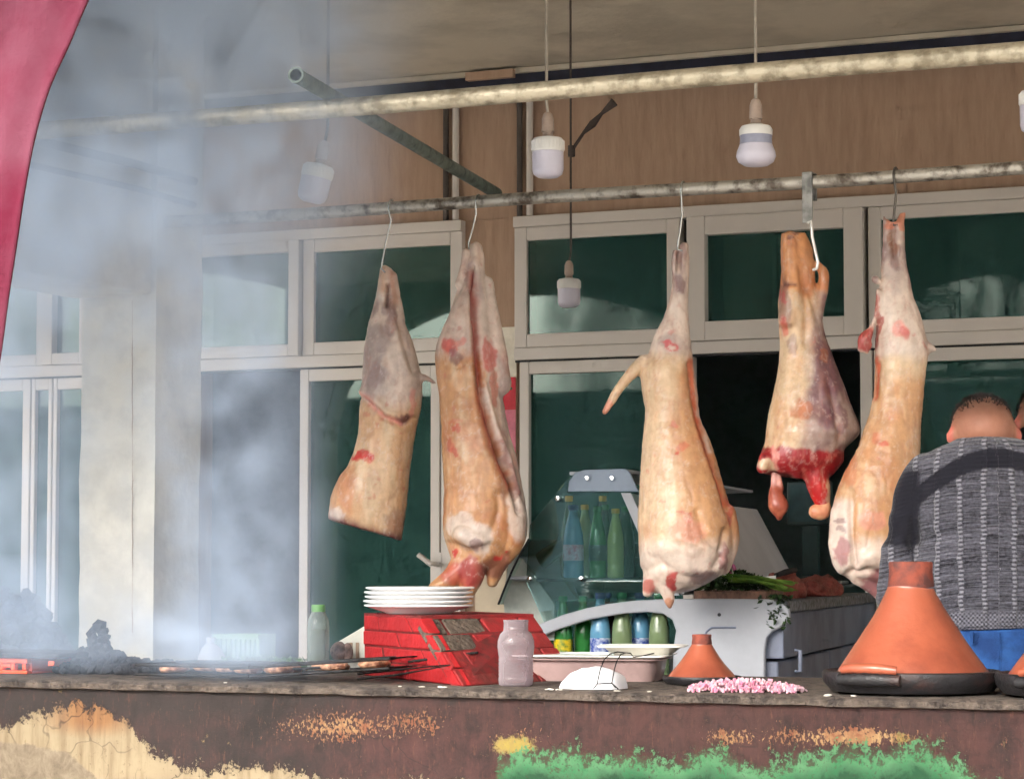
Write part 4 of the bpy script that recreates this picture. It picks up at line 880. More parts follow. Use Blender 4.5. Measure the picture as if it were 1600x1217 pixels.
# --- 1: headless trunk, cut across
F = Frame(600, 600, YR + 0.02)
def base1(c, x, y, n1, n2, n3, xw, yw):
    c = paint(c, smooth01((n2 - 0.35) / 0.3) * 0.6, TAN); up = smooth01((660 - yw - np.abs(x - 620) * 0.3) / 40)
    c = paint(c, up * 0.92, WHITE); c = paint(c, up * smooth01((n1 - 0.44) / 0.15) * 0.75, GREYV); c = paint(c, up * smooth01((n2 - 0.58) / 0.12) * 0.45, PURP)
    return c
carcass('pale headless carcass cut flat at the bottom, nearest the smoke', F,
    rows([(416, 593, 611), (430, 590, 620), (450, 588, 624), (480, 582, 627), (500, 576, 632), (530, 571, 642), (560, 567, 653), (600, 564, 661), (640, 562, 658), (665, 561, 653), (690, 557, 648), (710, 550, 645), (730, 540, 642)], 0.75) +
    [(529, 745, 640, 752, .72, 0), (519, 772, 636, 792, .68, 0), (514, 796, 632, 822, .62, 0), (513, 812, 629, 846, .55, 0)],
    [[(640, 592, -4, 11), (656, 590, -8, 7), (668, 592, -8, 5), (680, 599, -6, 3)], [(600, 420, -4, 9), (597, 450, -4, 9), (595, 490, -2, 12)], [(614, 430, 0, 8), (617, 455, 0, 9), (620, 500, 0, 14)]],
    base1, [(535, 780, 22, 50, TAN, .8), (600, 770, 28, 60, CREAM, .7), (545, 760, 18, 40, ORANGE, .45), (568, 713, 17, 8, RED, .9), (562, 716, 6, 12, RED, .7), (575, 720, 10, 6, RED, .6), (590, 590, 16, 18, PURP, .3), (632, 655, 16, 9, PURP, .8), (612, 500, 10, 34, PURP, .35), (648, 630, 8, 25, PINK, .6), (525, 806, 12, 16, WHITE, .8), (620, 820, 16, 24, PURP, .35)],
    [([(606, 446), (605, 478)], 3, .02), ([(566, 622), (588, 640), (604, 656), (628, 664), (648, 655)], 4, .008), ([(622, 500), (632, 540), (645, 580)], 5, .007)],
    [([(566, 612), (590, 630), (606, 646), (628, 655)], 6, .006), ([(608, 480), (625, 540), (640, 580)], 8, .006)],
    [([(566, 615), (588, 636), (604, 653), (628, 663)], 4, PINK, .8), ([(514, 806), (550, 822), (590, 837), (630, 843)], 8, MARO, 1.0), ([(513, 798), (530, 808)], 6, WHITE, .8), ([(606, 446), (605, 478)], 3, MARO, .7), ([(598, 417), (597, 450)], 8, TAN, .6), ([(612, 425), (618, 470)], 7, ORANGE, .5)], seed=3)

# --- 2: carcass with the belly slit towards us
F = Frame(750, 640, YR + 0.01)
def base2(c, x, y, n1, n2, n3, xw, yw):
    c = paint(c, smooth01((n2 - 0.2) / 0.3) * 0.95, TAN); c = paint(c, smooth01((n1 - 0.48) / 0.2) * 0.6, ORANGE)
    slit = np.interp(y, [380, 440, 540, 620, 700, 760, 900], [745, 740, 748, 758, 778, 802, 815])
    rgt = smooth01((xw - slit) / 10) * smooth01((860 - y) / 40); c = paint(c, rgt * 0.9, WHITE); c = paint(c, rgt * smooth01((n2 - 0.4) / 0.2) * 0.75, GREYV); c = paint(c, rgt * smooth01((n1 - 0.5) / 0.2) * .4, PINK)
    c = paint(c, smooth01((570 - yw) / 30) * 0.85, WHITE); c = paint(c, smooth01((480 - yw) / 30) * smooth01((n2 - 0.4) / 0.2) * 0.7, GREYV); return c
carcass('tan carcass with open belly slit hanging above the plates', F,
    rows([(380, 734, 754), (400, 727, 757), (420, 723, 758), (440, 717, 760), (460, 711, 764), (490, 700, 768), (510, 691, 770), (535, 684, 774), (560, 681, 777), (590, 683, 781), (620, 687, 786), (650, 689, 791), (680, 690, 797), (710, 691, 806), (740, 692, 814), (770, 693, 820), (800, 691, 824), (825, 690, 824), (845, 694, 821), (862, 700, 813), (880, 710, 798), (892, 725, 780)], .85),
    [[(732, 872, -10, 26), (716, 895, -14, 20), (698, 908, -14, 15), (680, 920, -12, 11)], [(742, 880, -25, 20), (738, 902, -24, 17), (732, 925, -20, 11), (736, 945, -18, 3)], [(778, 878, -15, 17), (772, 898, -15, 12), (770, 908, -14, 9)],
     [(727, 392, -6, 5), (724, 415, -7, 5), (718, 445, -7, 8)], [(744, 384, -4, 9), (742, 410, -8, 9), (736, 450, -12, 13), (722, 500, -16, 24)], [(762, 440, 2, 10), (770, 520, 2, 17), (780, 600, 0, 20)], [(728, 838, -40, 20), (752, 846, -42, 18), (768, 840, -34, 12)], [(798, 790, -28, 22), (800, 840, -24, 22), (785, 870, -20, 16)]],
    base2, [(745, 842, 30, 24, WHITE, .95), (720, 820, 24, 18, WHITE, .7), (742, 855, 11, 9, PURP, .55), (705, 545, 14, 14, RED, .75), (712, 560, 12, 12, PURP, .6), (718, 535, 10, 8, PINK, .8), (712, 661, 15, 3, RED, .3), (712, 671, 9, 5, RED, .55), (711, 706, 7, 7, RED, .6), (707, 698, 4, 9, RED, .4),
        (720, 895, 30, 22, rgb(190, 88, 70), .85), (740, 893, 22, 24, rgb(168, 60, 62), .8), (775, 885, 24, 24, rgb(120, 60, 56), .75), (803, 845, 10, 16, ORANGE, .5), (779, 868, 8, 6, RED, .8), (713, 862, 6, 7, RED, .9), (805, 810, 16, 40, WHITE, .7), (764, 560, 9, 28, RED, .6), (772, 610, 7, 32, rgb(206, 90, 60), .6), (790, 760, 9, 30, PURP, .35), (735, 440, 7, 34, PURP, .4)],
    [([(738, 420), (741, 500), (746, 560), (752, 620), (766, 670), (782, 712), (800, 755), (812, 800)], 5, .022), ([(775, 690), (792, 730), (806, 775)], 3, .014), ([(700, 575), (718, 575), (735, 560)], 5, .004), ([(705, 850), (735, 862), (768, 852), (790, 870)], 6, .008), ([(770, 830), (780, 800), (778, 775)], 6, .006)],
    [([(730, 470), (736, 560), (742, 640), (756, 700), (780, 760)], 8, .008), ([(757, 600), (775, 670), (795, 715), (810, 770)], 4, .008)],
    [([(738, 430), (744, 540), (750, 620), (764, 680), (784, 735), (800, 765)], 7, rgb(170, 62, 54), .8), ([(757, 610), (772, 665), (792, 712), (806, 750)], 4, WHITE, .9), ([(783, 690), (800, 735), (812, 775)], 3, rgb(120, 56, 50), .8)], seed=8)

# --- 3: large cream carcass with the tail out
F = Frame(1068, 640, YR)
def base3(c, x, y, n1, n2, n3, xw, yw):
    c = paint(c, smooth01((xw - 1035 - (y - 650) * 0.02) / 40) * smooth01((yw - 560) / 30) * smooth01((875 - yw) / 50) * 0.85, TAN); c = paint(c, smooth01((n2 - 0.5) / 0.2) * 0.35, ORANGE)
    up = smooth01((572 - yw) / 30); c = paint(c, up * 0.95, WHITE); c = paint(c, up * smooth01((n1 - 0.48) / 0.16) * .6, GREYV); c = paint(c, smooth01((470 - yw) / 25) * smooth01((n2 - .42) / .15) * .6, PURP)
    low = smooth01((yw - 830) / 40); c = paint(c, low * 0.85, WHITE); c = paint(c, low * smooth01((n1 - .55) / .15) * .5, PINK); return c
carcass('large cream carcass with its tail sticking out, hanging above the display case', F,
    rows([(380, 1063, 1077), (400, 1058, 1078), (420, 1054, 1078), (440, 1051, 1078), (460, 1047, 1078), (480, 1042, 1078), (500, 1034, 1079), (520, 1024, 1080), (540, 1016, 1082), (556, 1013, 1084), (570, 1004, 1085), (590, 1001, 1088), (620, 1004, 1092), (640, 1009, 1094), (660, 1008, 1098), (690, 1005, 1109), (720, 1002, 1120), (750, 999, 1129), (780, 997, 1138), (800, 996, 1143), (820, 996, 1146), (850, 998, 1147), (870, 999, 1145), (890, 1001, 1137), (905, 1004, 1116), (918, 1010, 1088), (926, 1022, 1062)], .82),
    [[(1008, 566, 0, 13), (990, 580, -4, 10), (968, 606, -8, 7), (952, 632, -8, 5.5), (944, 645, -8, 4)], [(1033, 900, -20, 17), (1041, 925, -22, 11), (1043, 940, -22, 7), (1044, 946, -20, 4)], [(1056, 393, -3, 5), (1054, 412, -5, 5), (1056, 440, -3, 7)], [(1071, 383, 0, 7), (1068, 420, 0, 8), (1064, 470, -4, 12)], [(1035, 855, -30, 26), (1078, 860, -37, 25), (1115, 870, -30, 17)], [(1016, 905, -14, 14), (1010, 925, -10, 8)], [(1135, 800, -10, 14), (1138, 845, -8, 16), (1128, 885, -6, 14)]],
    base3, [(1044, 542, 13, 11, rgb(206, 70, 80), .85), (1045, 543, 7, 6, WHITE, .9), (1062, 445, 9, 14, PURP, .6), (1050, 668, 7, 7, RED, .45), (1064, 700, 10, 9, RED, .4), (1056, 712, 6, 5, RED, .7), (1068, 806, 17, 3, RED, .4), (1080, 812, 4, 10, RED, .3), (1074, 820, 6, 3, RED, .4), (1096, 902, 26, 13, PURP, .65), (1128, 870, 8, 24, rgb(150, 88, 96), .7), (1045, 905, 9, 16, rgb(180, 40, 46), .9), (1012, 915, 12, 12, rgb(190, 70, 64), .75), (1044, 942, 10, 10, ORANGE, .7), (1136, 800, 5, 30, rgb(190, 80, 70), .7), (945, 640, 12, 20, rgb(216, 130, 110), .7), (1070, 830, 30, 20, PINK, .4)],
    [([(1077, 570), (1082, 620), (1090, 660), (1106, 710), (1120, 750), (1134, 800)], 5, .009), ([(1000, 895), (1030, 880), (1060, 900), (1090, 905)], 6, .006), ([(1128, 830), (1120, 870), (1112, 885)], 5, .01), ([(1085, 800), (1095, 840), (1118, 862)], 6, .006), ([(1062, 395), (1061, 420)], 3, .012)],
    [([(1060, 842), (1110, 860), (1128, 878)], 7, .006)],
    [([(1079, 565), (1085, 630), (1094, 680), (1112, 730), (1130, 785)], 6, rgb(206, 88, 52), .85), ([(1086, 570), (1094, 650), (1110, 705)], 3, WHITE, .7)], seed=15, ribs=(590, 790, 17, .0003))

# --- 4: heavy leg cut through red meat
F = Frame(1262, 560, YR)
def base4(c, x, y, n1, n2, n3, xw, yw):
    up = smooth01((470 - yw) / 20); c = paint(c, up * .95, rgb(216, 150, 98)); c = paint(c, up * smooth01((n2 - .5) / .15) * .6, ORANGE)
    rt = smooth01((xw - 1248 + (y - 560) * 0.12) / 30) * (1 - up); c = paint(c, rt * .85, GREYV); c = paint(c, rt * smooth01((n1 - .40) / .14) * .85, PURP); c = paint(c, (1 - rt) * (1 - up) * smooth01((n2 - .42) / .2) * .5, TAN)
    c = paint(c, smooth01((yw - 655) / 25) * smooth01((n1 - .45) / .2) * .4, PURP)
    rd = smooth01((y + (n2 - .5) * 30 - 698) / 6); c = paint(c, rd, rgb(158, 24, 34)); c = paint(c, rd * smooth01((n1 - .48) / .12) * .75, rgb(104, 16, 24)); c = paint(c, rd * smooth01((n3 - .58) / .08) * .5, rgb(206, 120, 110)); return c
carcass('heavy hanging leg with dark red cut end and a dangling gland', F,
    rows([(361, 1221, 1261), (380, 1220, 1268), (400, 1220, 1272), (430, 1220, 1274), (450, 1218, 1275), (470, 1215, 1281), (500, 1216, 1286), (530, 1218, 1291), (550, 1218, 1299), (580, 1215, 1311), (610, 1208, 1322), (640, 1202, 1332), (660, 1198, 1340), (676, 1196, 1342), (690, 1194, 1330), (702, 1190, 1318)], .72) + [(1184, 716, 1317, 708, .68, 0), (1184, 730, 1316, 722, .62, 0), (1194, 742, 1305, 738, .5, 0), (1215, 748, 1292, 750, .4, 0)],
    [[(1278, 412, -3, 5), (1288, 428, -5, 8), (1286, 450, -4, 9), (1278, 480, -2, 11), (1270, 520, 0, 14)], [(1270, 735, -10, 22), (1277, 765, -12, 18), (1281, 785, -12, 14)], [(1192, 718, -25, 11), (1188, 732, -26, 11)], [(1235, 372, -8, 14), (1240, 440, -8, 20), (1232, 500, -12, 18)]],
    base4, [(1225, 475, 10, 45, PURP, .6), (1235, 540, 8, 20, PURP, .5), (1220, 510, 5, 18, RED, .6), (1222, 465, 5, 12, rgb(180, 60, 70), .6), (1240, 640, 16, 20, ORANGE, .75), (1255, 648, 12, 14, rgb(196, 110, 60), .6), (1230, 600, 18, 45, CREAM, .7), (1290, 630, 14, 30, PURP, .65), (1310, 660, 9, 24, PURP, .6), (1190, 730, 16, 11, CREAM, .95), (1204, 712, 6, 18, PINK, .8), (1275, 775, 24, 30, rgb(190, 24, 26), .95), (1292, 770, 6, 20, CREAM, .8), (1245, 362, 10, 5, MARO, .7), (1234, 373, 7, 6, MARO, .8), (1285, 560, 8, 14, ORANGE, .5)],
    [([(1252, 420), (1258, 480), (1256, 540)], 6, .008), ([(1220, 446), (1240, 447)], 3, .004), ([(1290, 600), (1300, 650), (1306, 690)], 6, .007), ([(1206, 745), (1230, 750)], 6, .008), ([(1262, 450), (1276, 500)], 5, .006)],
    [([(1270, 560), (1285, 620)], 10, .006)],
    [([(1220, 446), (1242, 448)], 2.5, MARO, .7)], name='hanging_meat', seed=22, cat='meat')
leg = bpy.data.objects['hanging_meat']
def leg_piece(name, limbs_, colf, seed):
    mb = MB()
    for l in limbs_: limb(mb, F, l)
    me = fuse(mb, 0.004, 3); co = get_co(me); x, y, o = F.back(co); n1 = fbm(co, 30, seed); set_co(me, co + get_no(me) * ((fbm(co, 60, seed) - .5) * .004)[:, None]); set_col(me, colf(x, y, n1)); return mesh_obj(name, me, M_meat, leg)
leg_piece('gland', [[(1207, 742, -12, 5), (1206, 758, -12, 5), (1209, 775, -12, 12), (1213, 790, -12, 16), (1214, 800, -12, 13), (1214, 808, -12, 6)], [(1214, 745, -12, 4), (1216, 765, -12, 6)]],
    lambda x, y, n: paint(paint(np.tile(np.array(rgb(160, 78, 58)[:3]), (len(x), 1)), smooth01((765 - y) / 12), rgb(206, 150, 140)), smooth01((n - .55) / .1) * .5, rgb(200, 120, 90)), 5)
leg_piece('joint_knob', [[(1272, 800, -14, 12), (1282, 801, -14, 12), (1284, 790, -12, 11)]], lambda x, y, n: paint(np.tile(np.array(rgb(226, 170, 130)[:3]), (len(x), 1)), smooth01((n - .5) / .15) * .6, rgb(200, 110, 80)), 6)

# --- 5: carcass beside the man
F = Frame(1398, 640, YR)
def base5(c, x, y, n1, n2, n3, xw, yw):
    c = paint(c, smooth01((n2 - 0.22) / 0.3) * smooth01((yw - 570) / 40) * 0.85, TAN); c = paint(c, smooth01((n1 - 0.52) / 0.2) * smooth01((yw - 570) / 30) * 0.35, ORANGE)
    up = smooth01((575 - yw) / 30); c = paint(c, up * .9, WHITE); c = paint(c, up * smooth01((n1 - .48) / .15) * .6, GREYV); c = paint(c, smooth01((470 - yw) / 25) * smooth01((n2 - .42) / .15) * .55, PURP)
    low = smooth01((yw - 825) / 40); c = paint(c, low * .85, WHITE); lf = smooth01((1325 - xw) / 8) * smooth01((y - 770) / 20); c = paint(c, lf * .9, WHITE); return c
carcass('cream carcass partly behind the man in the grey sweater', F,
    rows([(345, 1385, 1416), (360, 1383, 1416), (400, 1382, 1418), (430, 1379, 1424), (460, 1374, 1430), (490, 1371, 1440), (510, 1370, 1446), (530, 1368, 1450), (548, 1367, 1454), (565, 1367, 1450), (600, 1366, 1446), (640, 1361, 1441), (670, 1351, 1438), (700, 1340, 1436), (730, 1323, 1434), (760, 1309, 1432), (790, 1299, 1430), (820, 1293, 1427), (850, 1292, 1423), (870, 1294, 1420), (888, 1301, 1416), (900, 1314, 1412), (910, 1335, 1400)], .8),
    [[(1388, 346, -2, 6), (1388, 375, -4, 8), (1388, 420, -4, 11)], [(1412, 334, 0, 5), (1409, 352, 0, 8), (1406, 400, 0, 10)], [(1417, 330, 0, 2.5), (1414, 340, 0, 4)], [(1384, 336, 0, 2), (1386, 348, 0, 5)], [(1345, 895, -8, 24), (1362, 915, -10, 14), (1374, 932, -8, 8), (1380, 944, -6, 4)], [(1446, 540, 0, 11), (1456, 544, -2, 8), (1464, 547, -2, 3)],
     [(1375, 440, -6, 4), (1369, 436, -8, 6)], [(1373, 455, -12, 4), (1370, 490, -14, 4), (1360, 515, -16, 6), (1350, 530, -18, 12), (1343, 545, -18, 8)], [(1354, 540, -18, 9), (1352, 550, -18, 6)], [(1345, 870, -28, 24), (1375, 868, -33, 26), (1400, 880, -28, 18)], [(1306, 800, -10, 12), (1303, 850, -10, 14), (1312, 885, -10, 12)]],
    base5, [(1402, 515, 15, 16, PINK, .8), (1408, 522, 8, 12, rgb(206, 80, 80), .6), (1400, 400, 9, 30, PURP, .5), (1396, 375, 8, 20, rgb(140, 90, 60), .7), (1392, 345, 12, 10, rgb(214, 130, 100), .8), (1412, 345, 10, 18, rgb(216, 140, 110), .8), (1352, 535, 20, 20, rgb(170, 50, 50), .95), (1370, 490, 5, 45, rgb(170, 60, 55), .8), (1366, 690, 9, 10, RED, .35), (1378, 697, 7, 6, RED, .6), (1304, 815, 8, 4, PURP, .6), (1308, 828, 6, 6, PURP, .5), (1310, 862, 10, 22, rgb(170, 110, 118), .75), (1352, 812, 24, 12, PINK, .5), (1360, 912, 24, 22, rgb(130, 50, 70), .8), (1376, 935, 10, 12, rgb(176, 40, 50), .8), (1325, 730, 10, 30, rgb(200, 110, 80), .4)],
    [([(1371, 570), (1366, 620)], 4, .008), ([(1322, 770), (1322, 830), (1328, 880), (1322, 895)], 5, .012), ([(1396, 352), (1398, 400)], 4, .014), ([(1320, 895), (1350, 890), (1390, 905)], 5, .008), ([(1400, 860), (1395, 890)], 6, .004)],
    [([(1330, 885), (1360, 860), (1400, 850)], 10, .006)],
    [([(1370, 560), (1366, 625)], 4, rgb(206, 92, 60), .9), ([(1450, 600), (1440, 700), (1430, 760)], 6, GREYV, .5)], seed=31, ribs=(600, 760, 18, .0003))

# hooks and wires on the rail
M_wire = mat('hook_steel', rgb(206, 210, 208), 0.25, metal=0.9, var=0.1); M_wired = mat('dull_wire', rgb(110, 106, 100), 0.45, metal=0.7); M_strap = mat('grey_strap', rgb(150, 150, 146), 0.5, metal=0.6, var=0.25, vscale=25)
def hook(label, pts, r, m, top_px, name='meat_hook', Y=YR):
    x0 = P(top_px, 300, YR).x; R_ = 0.0175 + r + 0.001
    loop = [Vector((x0, YR + R_ * math.cos(a), ZR2 + R_ * math.sin(a))) for a in np.linspace(-0.6, math.pi + 0.3, 12)]
    mb = MB(); mb.tube(loop + [P(x, y, Y - 0.012) for x, y in pts], r, seg=8); mb2 = tag(obj(name, mb, m, smooth=True, org=(x0, YR, ZR2)), label, 'hook', 'meat hooks on the rail'); return mb2
hook('thin steel wire holding the headless carcass nearest the smoke', [(611, 345), (604, 375), (598, 405), (596, 420), (602, 426)], 0.0026, M_wire, 612)
hook('thin wire hook holding the carcass above the plates', [(744, 335), (738, 360), (732, 380), (733, 390), (740, 392)], 0.0026, M_wire, 748)
hook('thin wire hook holding the large cream carcass with the tail', [(1066, 335), (1062, 365), (1059, 382), (1060, 390), (1067, 392)], 0.0026, M_wire, 1068)
hook('straight dark hook rod holding the carcass beside the man', [(1400, 300), (1398, 325), (1396, 345), (1397, 352), (1403, 352)], 0.0034, M_wired, 1400)
sh = thing('strap_hook', P(1266, 292, YR), 'flat grey strap with a white steel hook holding the heavy leg', 'hook', 'meat hooks on the rail')
x0, x1 = P(1257, 300, YR).x, P(1273, 300, YR).x; zb = P(1265, 350, YR).z
mb = MB(); ys = 0.0185
mb.box((x0, YR - ys - 0.004, zb), (x1, YR - ys, ZR2 + ys)); mb.box((x0, YR - ys - 0.004, ZR2 + ys + 0.0005), (x1, YR + ys + 0.004, ZR2 + ys + 0.0045)); mb.box((x0, YR + ys, ZR2 - 0.05), (x1, YR + ys + 0.004, ZR2 + ys)); obj('strap', mb, M_strap, sh, bevel=0.001)
mb = MB(); mb.tube([P(x, y, YR - 0.028) for x, y in ((1262, 349), (1267, 346), (1268, 354), (1269, 370), (1274, 392), (1278, 410), (1276, 420), (1270, 422))], 0.0042, seg=10); obj('steel_hook', mb, mat('white_hook', rgb(240, 240, 238), 0.2, metal=0.3), sh, True)
# ================================================================== display case behind the counter
AZ = math.radians(8.7)
E2 = Vector((-math.sin(AZ), math.cos(AZ), 0)); E1 = Vector((math.cos(AZ), math.sin(AZ), 0))
EP = P(1040, 940, 6.72)                                     # a point of the end panel's plane
def PE(x, y, back=0.0):
    """photo point on the end panel's plane, or on a plane so far behind it"""
    r = ray(x, y); o = EP + E2 * back; return CAM + r * ((o - CAM).dot(E2) / r.dot(E2))
def along(p, d): return p + E2 * d
M_case = mat('grey_white_case', rgb(168, 172, 180), 0.4, var=0.06, vscale=6, bump=0.05); M_casef = mat('blue_grey_panel', rgb(122, 130, 150), 0.45, var=0.15, vscale=5); M_cased = mat('dark_blue_panel', rgb(74, 82, 108), 0.4, var=0.15)
M_glassc = glass_mat('case_glass', (0.8, 0.87, 0.88, 1), refl=1.2, base=0.05, green_film=0.10); M_chrome = mat('chrome', rgb(235, 238, 240), 0.1, metal=1.0, var=0.02)
M_grit = mat('speckled_ledge', rgb(120, 124, 130), 0.6, var=0.35, vscale=60, bump=0.3); M_slope = mat('grey_sliding_door', rgb(200, 200, 204), 0.5, var=0.05, vscale=4)
CL = 2.1
case = thing('display_case', Vector((EP.x, EP.y, 0)), 'grey refrigerated display case with glass end holding drink bottles', 'display case')
out = [(806, 996), (846, 973), (880, 960), (915, 950), (950, 943), (990, 938), (1040, 935.5), (1120, 935), (1200, 936), (1221, 940), (1232, 951), (1234, 964), (1226, 977), (1206, 987), (1198, 996), (1195, 1015), (1194, 1080), (1194, 1150), (1050, 1150), (1050, 1080), (1052, 1010), (1056, 985), (1050, 968), (1036, 959), (1012, 956), (970, 959), (920, 968), (870, 984), (815, 1008)]
obj('end_panel', MB().prism([PE(x, y) for x, y in out], E2 * 0.03), M_case, case, bevel=0.005)
mb = MB(); mb.tube([PE(1100, 996, -0.002), PE(1104, 986, -0.002), PE(1112, 980, -0.002), PE(1150, 980, -0.002)], 0.003, seg=8); obj('moulded_line', mb, M_casef, case, True)
mb = MB(); mb.lathe(PE(1124, 960, -0.003), [(0.005, 0), (0.005, 0.003)], 12, axis=-E2); obj('screw_hole', mb, M_dark, case, True)
def slab_along(name, quad, d0, d1, m, bevel=0.0): return obj(name, MB().hexa([along(p, d0) for p in quad] + [along(p, d1) for p in quad]), m, case, bevel=bevel)
# cross-section corners on the end plane
zl = PE(1120, 938).z; zf = 0.80
pR = PE(1228, 938); pM = PE(1062, 938); pL = PE(800, 960)
def xs_(p, z): q = p.copy(); q.z = z; return q
slab_along('work_ledge', [xs_(pM, zl - 0.035), xs_(pR, zl - 0.035), xs_(pR, zl), xs_(pM, zl)], 0.031, CL, M_grit, 0.006)
slab_along('side_panel', [xs_(pM, zl - 0.16), xs_(pR - E1 * 0.012, zl - 0.16), xs_(pR - E1 * 0.012, zl - 0.036), xs_(pM, zl - 0.036)], 0.031, CL, M_casef, 0.004)
pR2 = PE(1196, 1000)
slab_along('drawer_front', [xs_(pM, 0.60), xs_(pR2 + E1 * 0.03, 0.60), xs_(pR2 + E1 * 0.03, zl - 0.168), xs_(pM, zl - 0.168)], 0.031, CL * 0.5, M_casef, 0.006)
slab_along('drawer_front', [xs_(pM, 0.60), xs_(pR2 + E1 * 0.03, 0.60), xs_(pR2 + E1 * 0.03, zl - 0.168), xs_(pM, zl - 0.168)], CL * 0.5 + 0.008, CL, M_casef, 0.006)
slab_along('cabinet_base', [xs_(pL, 0.05), xs_(pR2, 0.05), xs_(pR2, 0.595), xs_(pL, 0.595)], 0.031, CL, M_cased)
slab_along('inner_deck', [xs_(pL, 0.765), xs_(pM - E1 * 0.005, 0.765), xs_(pM - E1 * 0.005, 0.785), xs_(pL, 0.785)], 0.031, CL, M_case)
obj('handle', MB().tube([along(PE(1222, 1018) + E1 * 0.02, 0.1), along(PE(1222, 1018) + E1 * 0.035, 0.1), along(PE(1222, 1050) + E1 * 0.035, 0.1), along(PE(1222, 1050) + E1 * 0.02, 0.1)], 0.006), M_casef, case, True)
# glass superstructure
g = [(822, 908), (828, 820), (884, 752), (900, 737), (980, 733), (998, 770), (1058, 934), (1000, 938), (930, 947), (850, 972)]
obj('end_glass', MB().prism([PE(x, y, 0.005) for x, y in g], E2 * 0.006), M_glassc, case)
br = [(887, 768), (889, 752), (898, 739), (912, 734), (976, 732), (984, 738), (998, 768)]
obj('top_bracket', MB().prism([PE(x, y, -0.006) for x, y in br], E2 * 0.008), mat('blue_grey_bracket', rgb(120, 136, 156), 0.35, var=0.08), case, bevel=0.002)
for x, y in ((918, 747), (957, 747), (872, 779), (828, 904), (909, 904)):
    obj('glass_bolt', MB().lathe(PE(x, y, -0.008), [(0.002, -0.004), (0.008, -0.002), (0.0085, 0.005), (0.006, 0.009), (0.0, 0.010)], 16, axis=-E2), M_chrome, case, True)
mb = MB(); mb.tube([PE(800, 903, -0.008), PE(828, 903, -0.010)], 0.006, seg=10); mb.tube([PE(800, 903, -0.008), PE(800, 903, 0.05)], 0.006, seg=8); obj('glass_arm', mb, M_case, case, True)
# rear sloping doors, front glass, shelf
n_ = ((PE(1060, 934) - PE(972, 770)).cross(E2)).normalized() * 0.012
obj('rear_door', MB().hexa([PE(982, 774, 0.03), PE(1064, 930, 0.03), PE(1064, 930, 0.03) + n_, PE(982, 774, 0.03) + n_, along(PE(982, 774), CL), along(PE(1064, 930), CL), along(PE(1064, 930), CL) + n_, along(PE(982, 774), CL) + n_]), M_slope, case, bevel=0.002)
obj('rear_edge_trim', MB().prism([PE(970, 770, 0.0), PE(985, 770, 0.0), PE(1062, 930, 0.0), PE(1040, 930, 0.0)], E2 * 0.004), M_case, case)
obj('door_seam', MB().tube([along(PE(1020, 848, 0) + n_ * 1.05, CL * 0.45), along(PE(1062, 926, 0) + n_ * 1.05, CL * 0.5)], 0.002, seg=6), M_dark, case)
q0, q1 = PE(780, 944, 0.0), PE(828, 842, 0.0); gpts = [q0 + (q1 - q0) * t + Vector((0, 0, 0.012 * math.sin(math.pi * t))) for t in np.linspace(0, 1, 8)]
vs, fs = [], []
for p in gpts: vs += [along(p, 0.0), along(p, CL)]
fs = [(2 * i, 2 * i + 1, 2 * i + 3, 2 * i + 2) for i in range(7)]; obj('front_glass', MB().add(vs, fs), M_glassc, case, True, angle=180)
obj('glass_seal', MB().tube([p + E1 * -0.002 - E2 * 0.003 for p in gpts], 0.003, seg=6), M_dark, case, True)
obj('top_board', MB().hexa([PE(890, 742, 0.02), PE(980, 738, 0.02), PE(980, 733, 0.02), PE(890, 737, 0.02), along(PE(890, 742), CL), along(PE(980, 738), CL), along(PE(980, 733), CL), along(PE(890, 737), CL)]), M_case, case)
zs_ = PE(900, 904).z
obj('glass_shelf', MB().hexa([xs_(PE(838, 904, 0.012), zs_ - 0.008), xs_(PE(1036, 904, 0.012), zs_ - 0.008), xs_(PE(1036, 904, 0.012), zs_), xs_(PE(838, 904, 0.012), zs_)] + [along(xs_(PE(838, 904, 0.012), zs_ + d), CL - 0.03) for d in (-0.008,)] + [along(xs_(PE(1036, 904, 0.012), zs_ - 0.008), CL - 0.03), along(xs_(PE(1036, 904, 0.012), zs_), CL - 0.03), along(xs_(PE(838, 904, 0.012), zs_), CL - 0.03)]), mat('dark_shelf', rgb(70, 84, 90), 0.3), case)
M_beige = mat('beige_panel', rgb(206, 190, 164), 0.7, var=0.05); M_pale = mat('pale_green_grey', rgb(190, 196, 186), 0.5)
obj('front_foot', MB().prism([PE(x, y, 0.04) for x, y in ((797, 868), (812, 866), (866, 944), (866, 1000), (792, 1000), (786, 930))], E2 * 0.02), M_pale, case)
# beige carton in front of the glass
bx = thing('beige_carton', P(765, 960, 6.9), 'plain beige carton standing behind the plates and red bricks', 'box')
a, b = P(742, 888, 6.95), P(792, 960, 6.95)
obj('carton_body', MB().box((a.x, 6.95, 0.001), (b.x, 7.12, a.z)), M_beige, bx, bevel=0.003); obj('carton_flap', MB().box((a.x + 0.002, 6.955, a.z + 0.0005), (b.x - 0.002, 7.1, a.z + 0.004)), M_beige, bx)

